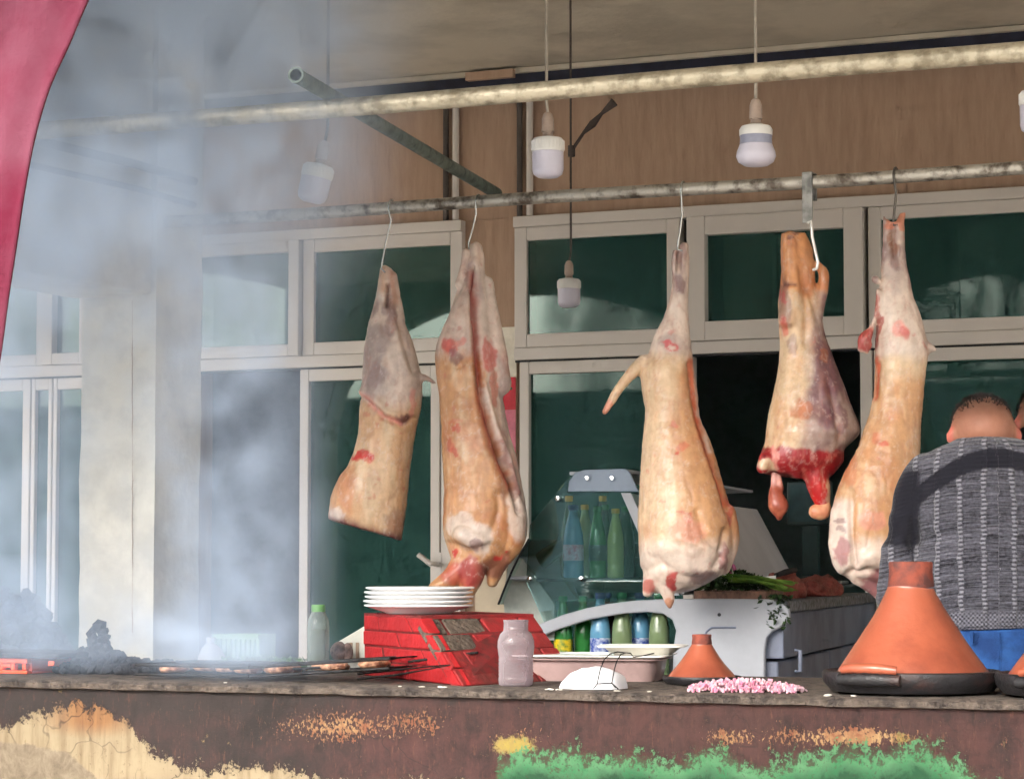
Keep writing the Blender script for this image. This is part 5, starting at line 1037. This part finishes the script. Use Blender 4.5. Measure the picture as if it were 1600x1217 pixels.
# drinks
def pet(col, dens): return clear_plastic('pet_%s' % (str(col)), col, 0.08, dens)
G_ = pet(rgb(60, 140, 70), .75); GD = pet(rgb(40, 80, 52), .85); BL = pet(rgb(110, 170, 206), .8); YG = pet(rgb(170, 186, 110), .8); GY = pet(rgb(130, 150, 110), .8); CO = pet(rgb(70, 52, 60), .9)
capg = mat('cap_green', rgb(30, 140, 62), 0.4); capy = mat('cap_yellow', rgb(238, 186, 40), 0.4); capb = mat('cap_blue', rgb(52, 60, 150), 0.4)
lab_w = mat('label_white', rgb(206, 204, 226), 0.5, col2=rgb(190, 120, 150), vscale=60); lab_d = mat('label_dark', rgb(40, 70, 60), 0.5, col2=rgb(180, 200, 190), vscale=70, ramp=(.6, .65)); lab_b = mat('label_blue', rgb(60, 84, 170), 0.5, col2=rgb(200, 210, 226), vscale=50); lab_y = mat('label_yellow', rgb(226, 196, 30), 0.5, col2=rgb(60, 120, 50), vscale=50)
def drink(px, pyb, back, h, r, m, cap, label, lab=None, z=None, group='drink bottles in the display case'):
    b = PE(px, pyb, back); b.z = z if z is not None else b.z
    pr = [(r * .8, 0), (r * .95, h * .01), (r, h * .04), (r, h * .16), (r * .95, h * .19), (r, h * .22), (r, h * .5), (r * .93, h * .6), (r * .72, h * .74), (r * .48, h * .86), (r * .42, h * .9), (r * .42, h * .93)]
    bottle('drink_bottle', b, pr, m, label, group, cap, [(r * .47, h * .93), (r * .5, h * .935), (r * .5, h * .99), (r * .46, h)], band=(h * .24, h * .46, r * 1.02, lab) if lab else None)
zs2 = zs_ + 0.001
drink(896, 902, 0.10, 0.208, 0.029, BL, capb, 'pale blue water bottle with dark blue cap on the glass shelf', lab_w, zs2)
drink(914, 902, 0.22, 0.212, 0.024, YG, capy, 'yellow capped lemonade bottle just behind the blue bottle', None, zs2)
drink(934, 902, 0.14, 0.205, 0.025, G_, capg, 'green soda bottle with dark label on the glass shelf', lab_d, zs2)
drink(946, 902, 0.24, 0.212, 0.022, GD, capg, 'dark green soda bottle squeezed in the middle of the shelf', None, zs2)
drink(962, 902, 0.12, 0.198, 0.024, YG, capy, 'yellow capped lemonade bottle at the inner end of the shelf row', None, zs2)
drink(978, 902, 0.22, 0.205, 0.026, GD, capg, 'dark green bottle at the inner end of the shelf near the carcass', None, zs2)
drink(889, 902, 0.48, 0.245, 0.024, GD, capy, 'taller bottle standing far back behind the blue bottle', None, zs2)
drink(942, 902, 0.48, 0.245, 0.024, GD, capy, 'taller bottle standing far back behind the green bottles', None, zs2)
zd = 0.786
lows = [(822, GD, capg, None, 'green capped bottle peeping over the red bricks'), (850, G_, capg, None, 'green soda bottle second from the red bricks'), (880, G_, capg, lab_y, 'green soda bottle with yellow label below the panel arm'), (911, G_, capg, None, 'green soda bottle nearest the blue one under the arm'),
        (938, BL, capb, lab_b, 'bluish bottle under the arm with wide label'), (948, CO, capb, None, 'dark cola bottle under the grey arm'), (972, GY, capg, None, 'pale green bottle in the middle under the arm'), (1000, BL, capb, lab_b, 'blue white bottle under the arm between two pale green ones'), (1030, GY, capg, None, 'pale green bottle beside the grey end panel')]
for i, (px, m, c, lb, tx) in enumerate(lows):
    h = 0.225 if px < 920 else 0.235
    drink(px, 1040, 0.06 + 0.05 * (i % 2), h, 0.026 if px < 920 else 0.029, m, c, tx, lb, zd)

# things on the ledge
def PL(x, y, h=0.0): return PZ(x, y, zl + 0.001 + h)
def board_pt(px, py): return PL(px, py)
M_wood = mat('stained_board', rgb(126, 92, 76), 0.7, var=0.3, vscale=20, stretch=(1, 8, 1))
o_ = PE(1085, 938); 
cb0 = along(xs_(o_, zl + 0.0015), 0.06)
def on_ledge(u, d, h=0): return Vector((pM.x, pM.y, zl + 0.0015 + h)) + E1 * u + E2 * d
lw_ = (pR - pM).dot(E1)
bd = MB().hexa([on_ledge(.03, .05), on_ledge(lw_ - .06, .05), on_ledge(lw_ - .06, .34), on_ledge(.03, .34)] + [on_ledge(.03, .05, .025), on_ledge(lw_ - .06, .05, .025), on_ledge(lw_ - .06, .34, .025), on_ledge(.03, .34, .025)])
tag(obj('cutting_board', bd, M_wood, bevel=0.003, org=on_ledge(.15, .3)), 'stained wooden cutting board on the case ledge under the herbs', 'cutting board')
def herbs():
    mb = MB(); rnd = random.Random(5); hb = 0.027
    c = on_ledge(0.11, 0.16, hb)
    for k in range(1500):
        t = rnd.random(); p = c + E1 * (-0.12 + 0.24 * t) + E2 * rnd.uniform(-0.07, 0.09) + UP * (rnd.random() ** 1.3 * 0.055 * math.sin(math.pi * (0.12 + 0.8 * t)) + 0.002)
        if t > 0.8 and rnd.random() < 0.4: p = on_ledge(lw_ - 0.02 + rnd.gauss(0, .018), 0.03 + rnd.uniform(-.02, .03), 0.012 - rnd.random() ** 2 * 0.09 - 0.0); p -= E2 * 0.05
        d_ = Vector((rnd.gauss(0, 1), rnd.gauss(0, 1), rnd.gauss(0, .7))).normalized(); s_ = d_.cross(Vector((rnd.random(), rnd.random(), rnd.random() + .1))).normalized(); l = rnd.uniform(.006, .013)
        mb.add([p - d_ * l, p + s_ * l * .5, p + d_ * l, p - s_ * l * .5], [(0, 1, 2, 3)])
    return mb
ho = thing('herb_bunch', on_ledge(.12, .15), 'bunch of dark green parsley with pale stems on the cutting board', 'herbs')
obj('leaves', herbs(), M_leafd, ho)
mb = MB(); rnd = random.Random(9)
for k in range(46):
    p = on_ledge(0.13 + rnd.gauss(0, .01), 0.07 + rnd.uniform(-.02, .03), .055 + rnd.uniform(-.012, .018)); q = on_ledge(0.30 + rnd.uniform(-.03, .02), 0.03 + rnd.uniform(-.04, .05), .032 + rnd.uniform(-.01, .02)); mb.tube([p, (p + q) / 2 + UP * .006, q], 0.0014, seg=5)
obj('stems', mb, mat('pale_stem', rgb(120, 150, 60), 0.5, col2=rgb(66, 100, 36)), ho, True)
mb = MB(); mb.tube([on_ledge(.135, .06, .05), on_ledge(.14, .06, .075), on_ledge(.13, .07, .10)], 0.0015, seg=6); obj('tie_string', mb, M_cord, ho, True)
rp_ = on_ledge(0.11, 0.19, 0.085)
mb = MB(); mb.lathe(rp_, [(0.002, -.017), (.012, -.013), (.017, 0), (.013, .012), (.003, .017), (.002, .024)], 18); tag(obj('radish', mb, mat('pink_radish', rgb(196, 96, 140), 0.4), smooth=True, org=rp_), 'pink radish lying on top of the herbs', 'radish')
kn = thing('kitchen_knife', on_ledge(.2, .4, .03), 'knife with black handle on the cutting board behind the herbs', 'knife')
k0, k1 = P(1212, 899, 7.15), P(1243, 890, 7.25)
obj('knife_handle', MB().tube([k0, (k0 + k1) / 2 + UP * .002, k1], [0.007, .009, .008], seg=10), M_dark, kn, True); obj('blade', MB().prism([k0, k0 + Vector((-.14, .0, -.012)), k0 + Vector((-.13, 0, -.028)), k0 + Vector((0, 0, -.014))], (0, .002, 0)), M_steel, kn)
def slab_meat(px, py, rx, ry, h, label, seed):
    c = on_ledge(px, py); mb = MB(); bm = bmesh.new(); bmesh.ops.create_icosphere(bm, subdivisions=4, radius=1)
    vs = []
    for v in bm.verts:
        k = 1 + 0.25 * mnoise.noise(v.co * 2.2 + Vector((seed, 0, 0))) + 0.08 * mnoise.noise(v.co * 7); vs.append(c + E1 * v.co.x * rx * k + E2 * v.co.y * ry * k + UP * (max(v.co.z, -.25) + .25) * h * k)
    fs = [[v.index for v in f.verts] for f in bm.faces]; bm.free(); mb.add(vs, fs)
    return tag(obj('meat_slab', mb, mat('raw_minced_meat', rgb(150, 76, 68), 0.5, var=0.3, vscale=50, bump=0.8, bscale=130, col2=rgb(120, 54, 50)), smooth=True, org=c, angle=180), label, 'meat', 'raw meat on the case ledge')
slab_meat(lw_ - .09, .55, .06, .16, .06, 'raw red meat heap beside the herb stems', 1); slab_meat(lw_ - .07, 1.15, .06, .26, .05, 'flatter raw meat piece further along the ledge', 4)
# weighing scale at the far side
scl = thing('weighing_scale', P(1262, 905, 8.75), 'dark weighing scale with glassy display behind the hanging leg', 'scale')
a, b = P(1229, 752, 8.75), P(1296, 820, 8.75); M_dk = mat('dark_teal_plastic', rgb(40, 62, 62), 0.3, var=0.2); M_scr = mat('glossy_screen', rgb(58, 84, 88), 0.12, var=0.2, vscale=8)
obj('display_frame', MB().box((a.x, 8.75, b.z), (b.x, 8.8, a.z)), M_dk, scl, bevel=0.006); obj('screen', MB().box((a.x + .012, 8.744, b.z + .012), (b.x - .012, 8.7495, a.z - .012)), M_scr, scl)
obj('mast', MB().box((a.x + .05, 8.77, zl + .06), (b.x - .05, 8.795, b.z - .001)), M_dk, scl); obj('scale_body', MB().box((a.x, 8.7, 0.001), (b.x + .06, 9.0, zl + .03)), M_dk, scl, bevel=0.01)
obj('weighing_pan', MB().box((a.x - .01, 8.66, zl + .032), (b.x + .07, 8.749, zl + .042)), M_steel, scl, bevel=0.003)

# ================================================================== people
def sweater_mat():
    """knit in the garment's own along/across coordinates (attributes kx, ky in stitches' px)"""
    m = bpy.data.materials.new('marled_knit'); m.use_nodes = True; n = m.node_tree.nodes; L = m.node_tree.links; b = n['Principled BSDF']
    def at(nm): k = n.new('ShaderNodeAttribute'); k.attribute_name = nm; return k.outputs['Fac']
    def M(op, a, b_=0.0, c_=0.0):
        k = n.new('ShaderNodeMath'); k.operation = op
        for i, q in enumerate((a, b_, c_)):
            if isinstance(q, (int, float)): k.inputs[i].default_value = q
            else: L.new(q, k.inputs[i])
        return k.outputs[0]
    def R(a, f0, f1, t0=0.0, t1=1.0):
        k = n.new('ShaderNodeMapRange'); L.new(a, k.inputs[0])
        for i, q in ((1, f0), (2, f1), (3, t0), (4, t1)): k.inputs[i].default_value = q
        return k.outputs[0]
    def N(u, v, det=3):
        c = n.new('ShaderNodeCombineXYZ'); L.new(u, c.inputs[0]); L.new(v, c.inputs[1]); k = n.new('ShaderNodeTexNoise'); k.inputs['Scale'].default_value = 1.0; k.inputs['Detail'].default_value = det; k.inputs['Roughness'].default_value = 0.6; L.new(c.outputs[0], k.inputs['Vector']); return k.outputs['Fac']
    def mix(f_, a, c_):
        k = n.new('ShaderNodeMix'); k.data_type = 'RGBA'; L.new(f_, k.inputs[0])
        for i, q in ((6, a), (7, c_)):
            if isinstance(q, tuple): k.inputs[i].default_value = q
            else: L.new(q, k.inputs[i])
        return k.outputs[2]
    kx, ky, band, hem = at('kx'), at('ky'), at('band'), at('hem')
    wob = M('MULTIPLY', M('SUBTRACT', N(M('MULTIPLY', kx, 0.03), M('MULTIPLY', ky, 0.05)), 0.5), 0.35)
    u = M('ADD', M('DIVIDE', kx, 38.0), wob); cell = M('FLOOR', u); fr = M('ABSOLUTE', M('SUBTRACT', M('FRACT', u), 0.5)); lad = R(fr, 0.37, 0.42)
    off = M('MULTIPLY', cell, 13.7)
    streak = N(M('ADD', M('MULTIPLY', kx, 0.035), off), M('MULTIPLY', ky, 0.55), 2); block = N(off, M('MULTIPLY', ky, 0.06), 1); row = N(M('ADD', M('MULTIPLY', kx, 0.2), off), M('MULTIPLY', ky, 0.22), 4)
    v = M('ADD', M('MULTIPLY', streak, 0.55), M('ADD', M('MULTIPLY', block, 0.3), M('MULTIPLY', row, 0.35))); v = R(v, 0.47, 0.78)
    st = M('SINE', M('MULTIPLY', ky, 0.95)); lv = R(M('ADD', M('MULTIPLY', st, 0.25), N(M('MULTIPLY', kx, 0.15), M('MULTIPLY', ky, 0.3))), 0.25, 0.75)
    hs_ = M('MULTIPLY', M('SINE', M('MULTIPLY', kx, 0.9)), M('SINE', M('MULTIPLY', ky, 0.9))); hv = R(M('ADD', M('MULTIPLY', hs_, 0.3), N(M('MULTIPLY', kx, 0.3), M('MULTIPLY', ky, 0.3))), 0.2, 0.9)
    dark, lite = rgb(22, 22, 30), rgb(118, 118, 130)
    col = mix(v, dark, lite); col = mix(lad, col, mix(lv, rgb(60, 60, 70), rgb(150, 150, 160))); col = mix(hem, col, mix(hv, rgb(40, 40, 50), rgb(140, 140, 152))); col = mix(band, col, rgb(34, 34, 42))
    L.new(col, b.inputs['Base Color']); b.inputs['Roughness'].default_value = .95; b.inputs['Specular IOR Level'].default_value = .1; b.inputs['Sheen Weight'].default_value = 0.2
    ht = M('ADD', M('MULTIPLY', st, 0.25), M('ADD', M('MULTIPLY', lad, 1.0), M('MULTIPLY', streak, 1.0))); ht = M('MULTIPLY', ht, M('SUBTRACT', 1.0, M('MULTIPLY', band, 0.8)))
    bp = n.new('ShaderNodeBump'); bp.inputs['Strength'].default_value = 0.9; bp.inputs['Distance'].default_value = 0.006; L.new(ht, bp.inputs['Height']); L.new(bp.outputs[0], b.inputs['Normal'])
    return m
M_knit = sweater_mat()
M_skin = mat('skin', rgb(206, 142, 112), 0.5, var=0.1, vscale=30, attr='Col', sss=0.12); M_jean = mat('blue_denim', rgb(38, 84, 146), 0.85, var=0.25, vscale=14, bump=0.3, bscale=250, col2=rgb(24, 58, 112)); M_hair = mat('cropped_hair', rgb(46, 36, 34), 0.8, var=0.3, vscale=120, bump=0.5, bscale=400); M_shoe = mat('dark_shoe', rgb(40, 36, 34), 0.6)
def person(F, label, torso_col, jean=M_jean, lean=0.0, knit=True, name='person', headx=0, heady=0):
    cx, S = F.cx, F.s
    fl = F.cy + (F.c.z) * S                     # px row of the floor under the person
    z = lambda h: fl - h * S                    # height in metres -> row
    hx, hy = cx + headx, heady
    # --- body: one continuous surface
    mb = MB()
    def ell(x, y, o, rx, ry, rd): loft(mb, F, [(x - rx * math.sin(a), y - ry * math.cos(a), x + rx * math.sin(a), y - ry * math.cos(a), rd / rx, o) for a in np.linspace(.12, math.pi - .12, 9)], seg=20, sub=2)
    ell(hx, hy, 26, 50, 52, 62); ell(hx, hy + 34, 50, 36, 36, 44)                     # skull, jaw leaning away
    limb(mb, F, [(hx, hy + 30, 14, 34), (cx, hy + 62, 2, 36)])
    loft(mb, F, [(cx - 36, z(1.36), cx + 36, z(1.36), .8, 0), (cx - 90, z(1.31), cx + 90, z(1.31), .42, 0), (cx - 95, z(1.2), cx + 95, z(1.2), .45, 0), (cx - 82, z(1.0), cx + 82, z(1.0), .45, 0), (cx - 84, z(.86), cx + 84, z(.86), .5, 0), (cx - 75, z(.78), cx + 75, z(.78), .45, 0)])
    for s in (-1, 1):
        q = hy - 668; limb(mb, F, [(cx + s * 92, 740 + q, 0, 20), (cx + s * 120, 768 + q, 2, 17), (cx + s * 135, 805 + q, 6, 15), (cx + s * 144, 855 + q, 10, 14.5), (cx + s * 149, 905 + q, 14, 14.5), (cx + s * 149, 930 + q, 28, 14.5), (cx + s * 138, 938 + q, 74, 14), (cx + s * 116, 944 + q, 134, 12), (cx + s * 104, z(.99), 165, 12)])
        limb(mb, F, [(cx + s * 104, z(.99), 165, 14), (cx + s * 100, z(.985), 195, 17), (cx + s * 98, z(.98), 215, 15)])
        for f in range(4): limb(mb, F, [(cx + s * (110 - f * 8), z(.985), 215, 5.5), (cx + s * (110 - f * 8), z(.975), 238 + (f in (1, 2)) * 5, 5), (cx + s * (110 - f * 8), z(.955), 246 + (f in (1, 2)) * 5, 4.5)], seg=8)
        limb(mb, F, [(cx + s * 86, z(.985), 190, 6), (cx + s * 74, z(.975), 208, 5.5), (cx + s * 74, z(.965), 224, 5)], seg=8)
        limb(mb, F, [(cx + s * 50, z(.82), 0, 50), (cx + s * 54, z(.5), -4, 34), (cx + s * 56, z(.44), -4, 32), (cx + s * 57, z(.12), 4, 22), (cx + s * 57, z(.06), 4, 24)])
        limb(mb, F, [(cx + s * 57, z(.05), -10, 24), (cx + s * 60, z(.045), 40, 25), (cx + s * 62, z(.04), 95, 20)])
        limb(mb, F, [(hx + s * 49, hy + 2, 20, 5), (hx + s * 54, hy + 8, 12, 7), (hx + s * 53, hy + 20, 14, 6.5), (hx + s * 50, hy + 28, 20, 4)], seg=10)   # ears
    limb(mb, F, [(hx, hy + 20, 86, 8), (hx, hy + 38, 98, 9)], seg=10)                 # nose, on the far side
    me = fuse(mb, 0.009, 4); co = get_co(me); x, y, o = F.back(co); n1 = fbm(co, 30, 4)
    col = np.tile(np.array(rgb(166, 114, 92)[:3]), (len(co), 1)); ear = smooth01((np.abs(x - hx) - 48) / 4) * (np.abs(y - hy - 16) < 26) * (y < hy + 50); col = paint(col, ear * .6, rgb(214, 110, 100)); col = col * (.92 + .16 * n1)[:, None]
    # stubble of the shaved scalp
    d = np.hypot((x - hx) / 50, (y - hy) / 52); sc_ = smooth01((hy + 4 - y + (n1 - .5) * 16) / 44) * (y < hy + 40) * .75; col = paint(col, sc_, rgb(82, 60, 52)); col = paint(col, smooth01((o - 40) / 60) * (y < hy + 20) * .6, rgb(80, 60, 54))
    set_col(me, col); feet = F(cx, fl); bod = tag(mesh_obj(name, me, M_skin, org=feet), label, 'person')
    # hair: cropped cap over crown and front
    hm = MB(); rh = random.Random(3); vs = []
    for k in range(5200):
        v_ = Vector((rh.gauss(0, 1), rh.gauss(0, 1), rh.gauss(0, 1))).normalized()
        dens = max(0.0, min(1.0, (v_.z * 0.75 + v_.y * 0.6 + abs(v_.x) * 0.12 - 0.02) * 1.9))
        if v_.z < -0.15 and v_.y < 0.3 or rh.random() > dens ** 1.1: continue
        if v_.y > 0.75 and v_.z < 0.35: continue
        b0_ = Vector((v_.x * 50, v_.z * 52, v_.y * 62)); t_ = (v_ + Vector((rh.gauss(0, .5), rh.gauss(0, .3) + .3, rh.gauss(0, .3) - .5))).normalized(); ln = rh.uniform(4, 7.5)
        tip = Vector((b0_.x + t_.x * ln, b0_.y + t_.z * ln + v_.z * 2, b0_.z + t_.y * ln + v_.y * 2)); sw = 0.9
        hm.add([F(hx + b0_.x * .985 - sw, hy - b0_.y * .985, 26 + b0_.z * .985), F(hx + b0_.x * .985 + sw, hy - b0_.y * .985, 26 + b0_.z * .985), F(hx + tip.x, hy - tip.y, 26 + tip.z)], [(0, 1, 2)])
    ho_ = obj('hair', hm, M_hair, bod); ho_['kind'] = 'stuff'
    # --- sweater
    mb = MB()
    R_ = lambda y, h, k, o=0: (cx - h, y, cx + h, y, k, o)
    q = hy - 668                                        # rows follow the head's height
    loft(mb, F, [(hx - 46, 684 + q, hx + 46, 684 + q, .85, 4), R_(690 + q, 62, .75), R_(700 + q, 86, .62), R_(715 + q, 106, .54), R_(735 + q, 119, .5), R_(765 + q, 124, .52), R_(820 + q, 122, .56), R_(880 + q, 117, .58), R_(930 + q, 111, .6), R_(975 + q, 107, .62), R_(984 + q, 102, .6)], seg=40)
    for s in (-1, 1):
        limb(mb, F, [(cx + s * 100, 736 + q, 0, 30), (cx + s * 120, 762 + q, 2, 28), (cx + s * 134, 805 + q, 6, 25), (cx + s * 143, 855 + q, 10, 23.5), (cx + s * 148, 905 + q, 14, 23), (cx + s * 148, 930 + q, 26, 23), (cx + s * 138, 938 + q, 74, 22), (cx + s * 116, 944 + q, 134, 19), (cx + s * 108, 948 + q, 156, 18)])
    me = fuse(mb, 0.006, 4); me_co = get_co(me); no = get_no(me); x, y, o = F.back(me_co)
    yy = y - 0.0009 * (x - cx) ** 2                      # the courses sag over the shoulders
    arm = smooth01((np.abs(x - cx) - (116 - (y - z(1.3)) * .02)) / 6) * smooth01((y - z(1.3)) / 10)
    disp = np.zeros(len(x)); ys = y - 0.0042 * (x - cx) ** 2
    band = smooth01((ys - z(1.375)) / 2) * smooth01((z(1.325) - ys) / 2)
    sl = smooth01((np.abs(x - cx) - 112) / 6) * smooth01((y - z(1.33)) / 8) * smooth01((z(1.14) - y) / 4); band = np.maximum(band, sl)
    hem = smooth01((y - z(.99)) / 3) * (np.abs(x - cx) < 118)
    for nm, val in (('kx', x - cx + o * .35 * np.sign(x - cx)), ('ky', yy - cx * 0), ('band', band), ('hem', hem)):
        at_ = me.attributes.new(nm, 'FLOAT', 'POINT'); at_.data.foreach_set('value', val.astype(np.float32))
    fold = fbm(np.c_[x * .012 + y * .012, y * .05, x * 0], 1.0, 23, 2); disp = disp + (fbm(me_co, 5, 77) - .5) * .016 + (fold - .5) * .022 * smooth01((y - (760 + q)) / 80); disp = disp - np.exp(-((np.abs(x - cx) - 122) / 4) ** 2) * .006 * smooth01((y - (790 + q)) / 30) * (o < 30)
    set_co(me, me_co + no * disp[:, None]); mesh_obj('sweater', me, M_knit if knit else mat('dark_jersey', torso_col, 0.9), bod)
    # --- trousers and shoes
    mb = MB(); loft(mb, F, [(cx - 97, z(1.0), cx + 97, z(1.0), .58, 2), (cx - 101, z(.93), cx + 101, z(.93), .6, 2), (cx - 104, z(.85), cx + 104, z(.85), .64, 0), (cx - 96, z(.76), cx + 96, z(.76), .6, 0)], seg=32)
    for s in (-1, 1): limb(mb, F, [(cx + s * 52, z(.82), 0, 54), (cx + s * 56, z(.5), -4, 42), (cx + s * 58, z(.12), 2, 35), (cx + s * 58, z(.09), 2, 36)])
    me = fuse(mb, 0.01, 3); mesh_obj('jeans', me, jean, bod)
    for s in (-1, 1): obj('belt_loop', MB().tube([F(cx + s * 43, z(.945), -61), F(cx + s * 43, z(.93), -62), F(cx + s * 43, z(.915), -62)], 3.0 / S, seg=6), jean, bod, True)
    obj('back_seam', MB().tube([F(cx, z(.94), -61), F(cx, z(.9), -64), F(cx, z(.84), -66)], 1.5 / S, seg=6), jean, bod, True)
    mb = MB()
    for s in (-1, 1): limb(mb, F, [(cx + s * 57, z(.055), -14, 32), (cx + s * 60, z(.05), 40, 31), (cx + s * 63, z(.045), 100, 26)])
    me = fuse(mb, .01, 2); mesh_obj('shoes', me, M_shoe, bod)
    return bod
FM = Frame(1548, 800, 6.06)
person(FM, 'man seen from behind in a grey marled knit sweater and blue jeans', rgb(60, 60, 70), headx=-6, heady=668)
F2 = Frame(1655, 760, 7.35); 
person(F2, 'person with cropped dark hair mostly cut off behind the man in the sweater', rgb(34, 34, 40), jean=M_dark, knit=False, headx=-8, heady=650)
# ================================================================== smoke from the grill
SMOKE = 2.4
def smoke():
    m = bpy.data.materials.new('grill_smoke'); m.use_nodes = True; n = m.node_tree.nodes; n.remove(n['Principled BSDF'])
    v = n.new('ShaderNodeVolumePrincipled'); v.inputs['Color'].default_value = (0.64, 0.785, 1.0, 1); v.inputs['Anisotropy'].default_value = 0.0; v.inputs['Density'].default_value = 1.0
    m.node_tree.links.new(v.outputs[0], n['Material Output'].inputs['Volume'])
    lo, hi = Vector((-5.6, 4.7, ZK + 0.004)), Vector((-1.6, 6.05, ZC - 0.004)); org = (lo + hi) / 2
    ob = obj('smoke', MB().box(lo, hi), m, org=org)
    g = bpy.data.node_groups.new('smoke_density', 'GeometryNodeTree'); g.interface.new_socket('Geometry', in_out='INPUT', socket_type='NodeSocketGeometry'); g.interface.new_socket('Geometry', in_out='OUTPUT', socket_type='NodeSocketGeometry')
    n = g.nodes; L = g.links; out = n.new('NodeGroupOutput'); n.new('NodeGroupInput')
    pos = n.new('GeometryNodeInputPosition'); wp = n.new('ShaderNodeVectorMath'); wp.operation = 'ADD'; L.new(pos.outputs[0], wp.inputs[0]); wp.inputs[1].default_value = org
    sep = n.new('ShaderNodeSeparateXYZ'); L.new(wp.outputs[0], sep.inputs[0])
    def M(op, a, b_=0.0):
        k = n.new('ShaderNodeMath'); k.operation = op
        for i, q in enumerate((a, b_)):
            if isinstance(q, (int, float)): k.inputs[i].default_value = q
            else: L.new(q, k.inputs[i])
        return k.outputs[0]
    def R(a, f0, f1, t0=0.0, t1=1.0):
        k = n.new('ShaderNodeMapRange'); k.interpolation_type = 'SMOOTHSTEP'; L.new(a, k.inputs[0])
        for i, q in ((1, f0), (2, f1), (3, t0), (4, t1)): k.inputs[i].default_value = q
        return k.outputs[0]
    def N(scale, det, dist, off=(0, 0, 0), st=(1, 1, 0.8)):
        mp = n.new('ShaderNodeVectorMath'); mp.operation = 'MULTIPLY_ADD'; L.new(wp.outputs[0], mp.inputs[0]); mp.inputs[1].default_value = st; mp.inputs[2].default_value = off
        k = n.new('ShaderNodeTexNoise'); k.inputs['Scale'].default_value = scale; k.inputs['Detail'].default_value = det; k.inputs['Roughness'].default_value = 0.55; k.inputs['Distortion'].default_value = dist; L.new(mp.outputs[0], k.inputs['Vector']); return k.outputs[0]
    x, y, z = sep.outputs
    big = N(1.3, 2, 0.6, (3.1, 0, 1.2)); fine = N(3.4, 5, 2.2, (0, 2, 5), (1, 1, 0.8)); curl = N(5.5, 4, 2.6, (7, 2, 1), (1, 1, 0.7))
    # plume edges run back with the draught and lean to the right as it rises
    base = M('ADD', x, M('MULTIPLY', M('SUBTRACT', y, 5.3), 0.54))
    edge = M('SUBTRACT', base, M('MULTIPLY', M('SUBTRACT', z, 0.85), 0.24)); edge = M('ADD', edge, M('MULTIPLY', M('SUBTRACT', big, 0.5), 0.6))
    low = M('ADD', base, M('MULTIPLY', M('SUBTRACT', big, 0.5), 0.25))
    upper = M('MULTIPLY', R(edge, -3.4, -2.85, 1.0, 0.0), R(z, 1.5, 2.1, 0.05, 1.0))
    drift = M('MULTIPLY', M('MULTIPLY', R(low, -3.28, -3.1), R(low, -2.98, -2.72, 1.0, 0.0)), R(z, 1.0, 1.7, 0.24, 0.2))
    side = M('MULTIPLY', R(low, -3.6, -3.42, 0.26, 0.0), R(z, 1.9, 2.2, 1.0, 0.3)); foot = M('MULTIPLY', R(low, -3.1, -2.75, 1.0, 0.0), R(z, 0.85, 1.08, 0.34, 0.04))
    d = M('ADD', M('ADD', upper, drift), M('ADD', side, foot))
    wisp = R(M('ABSOLUTE', M('SUBTRACT', curl, 0.5)), 0.0, 0.07, 1.0, 0.0)
    tex = M('MULTIPLY', R(big, 0.32, 0.66, 0.35, 1.5), M('ADD', R(fine, 0.45, 0.64, 0.02, 2.1), M('MULTIPLY', wisp, 0.65))); d = M('MULTIPLY', d, tex)
    d = M('MULTIPLY', d, R(y, 4.72, 5.0)); d = M('MULTIPLY', d, R(y, 5.6, 6.0, 1.0, 0.0)); d = M('MULTIPLY', d, R(z, 0.83, 0.9)); d = M('MULTIPLY', d, SMOKE)
    vc = n.new('GeometryNodeVolumeCube'); L.new(d, vc.inputs['Density']); vc.inputs['Min'].default_value = lo - org; vc.inputs['Max'].default_value = hi - org
    for k, r in (('Resolution X', 150), ('Resolution Y', 52), ('Resolution Z', 86)): vc.inputs[k].default_value = r
    sm = n.new('GeometryNodeSetMaterial'); sm.inputs['Material'].default_value = m; L.new(vc.outputs[0], sm.inputs[0]); L.new(sm.outputs[0], out.inputs[0])
    md = ob.modifiers.new('smoke_density', 'NODES'); md.node_group = g
    return ob
tag(smoke(), 'drifting bluish smoke rising from the charcoal grill', 'smoke', kind='stuff')
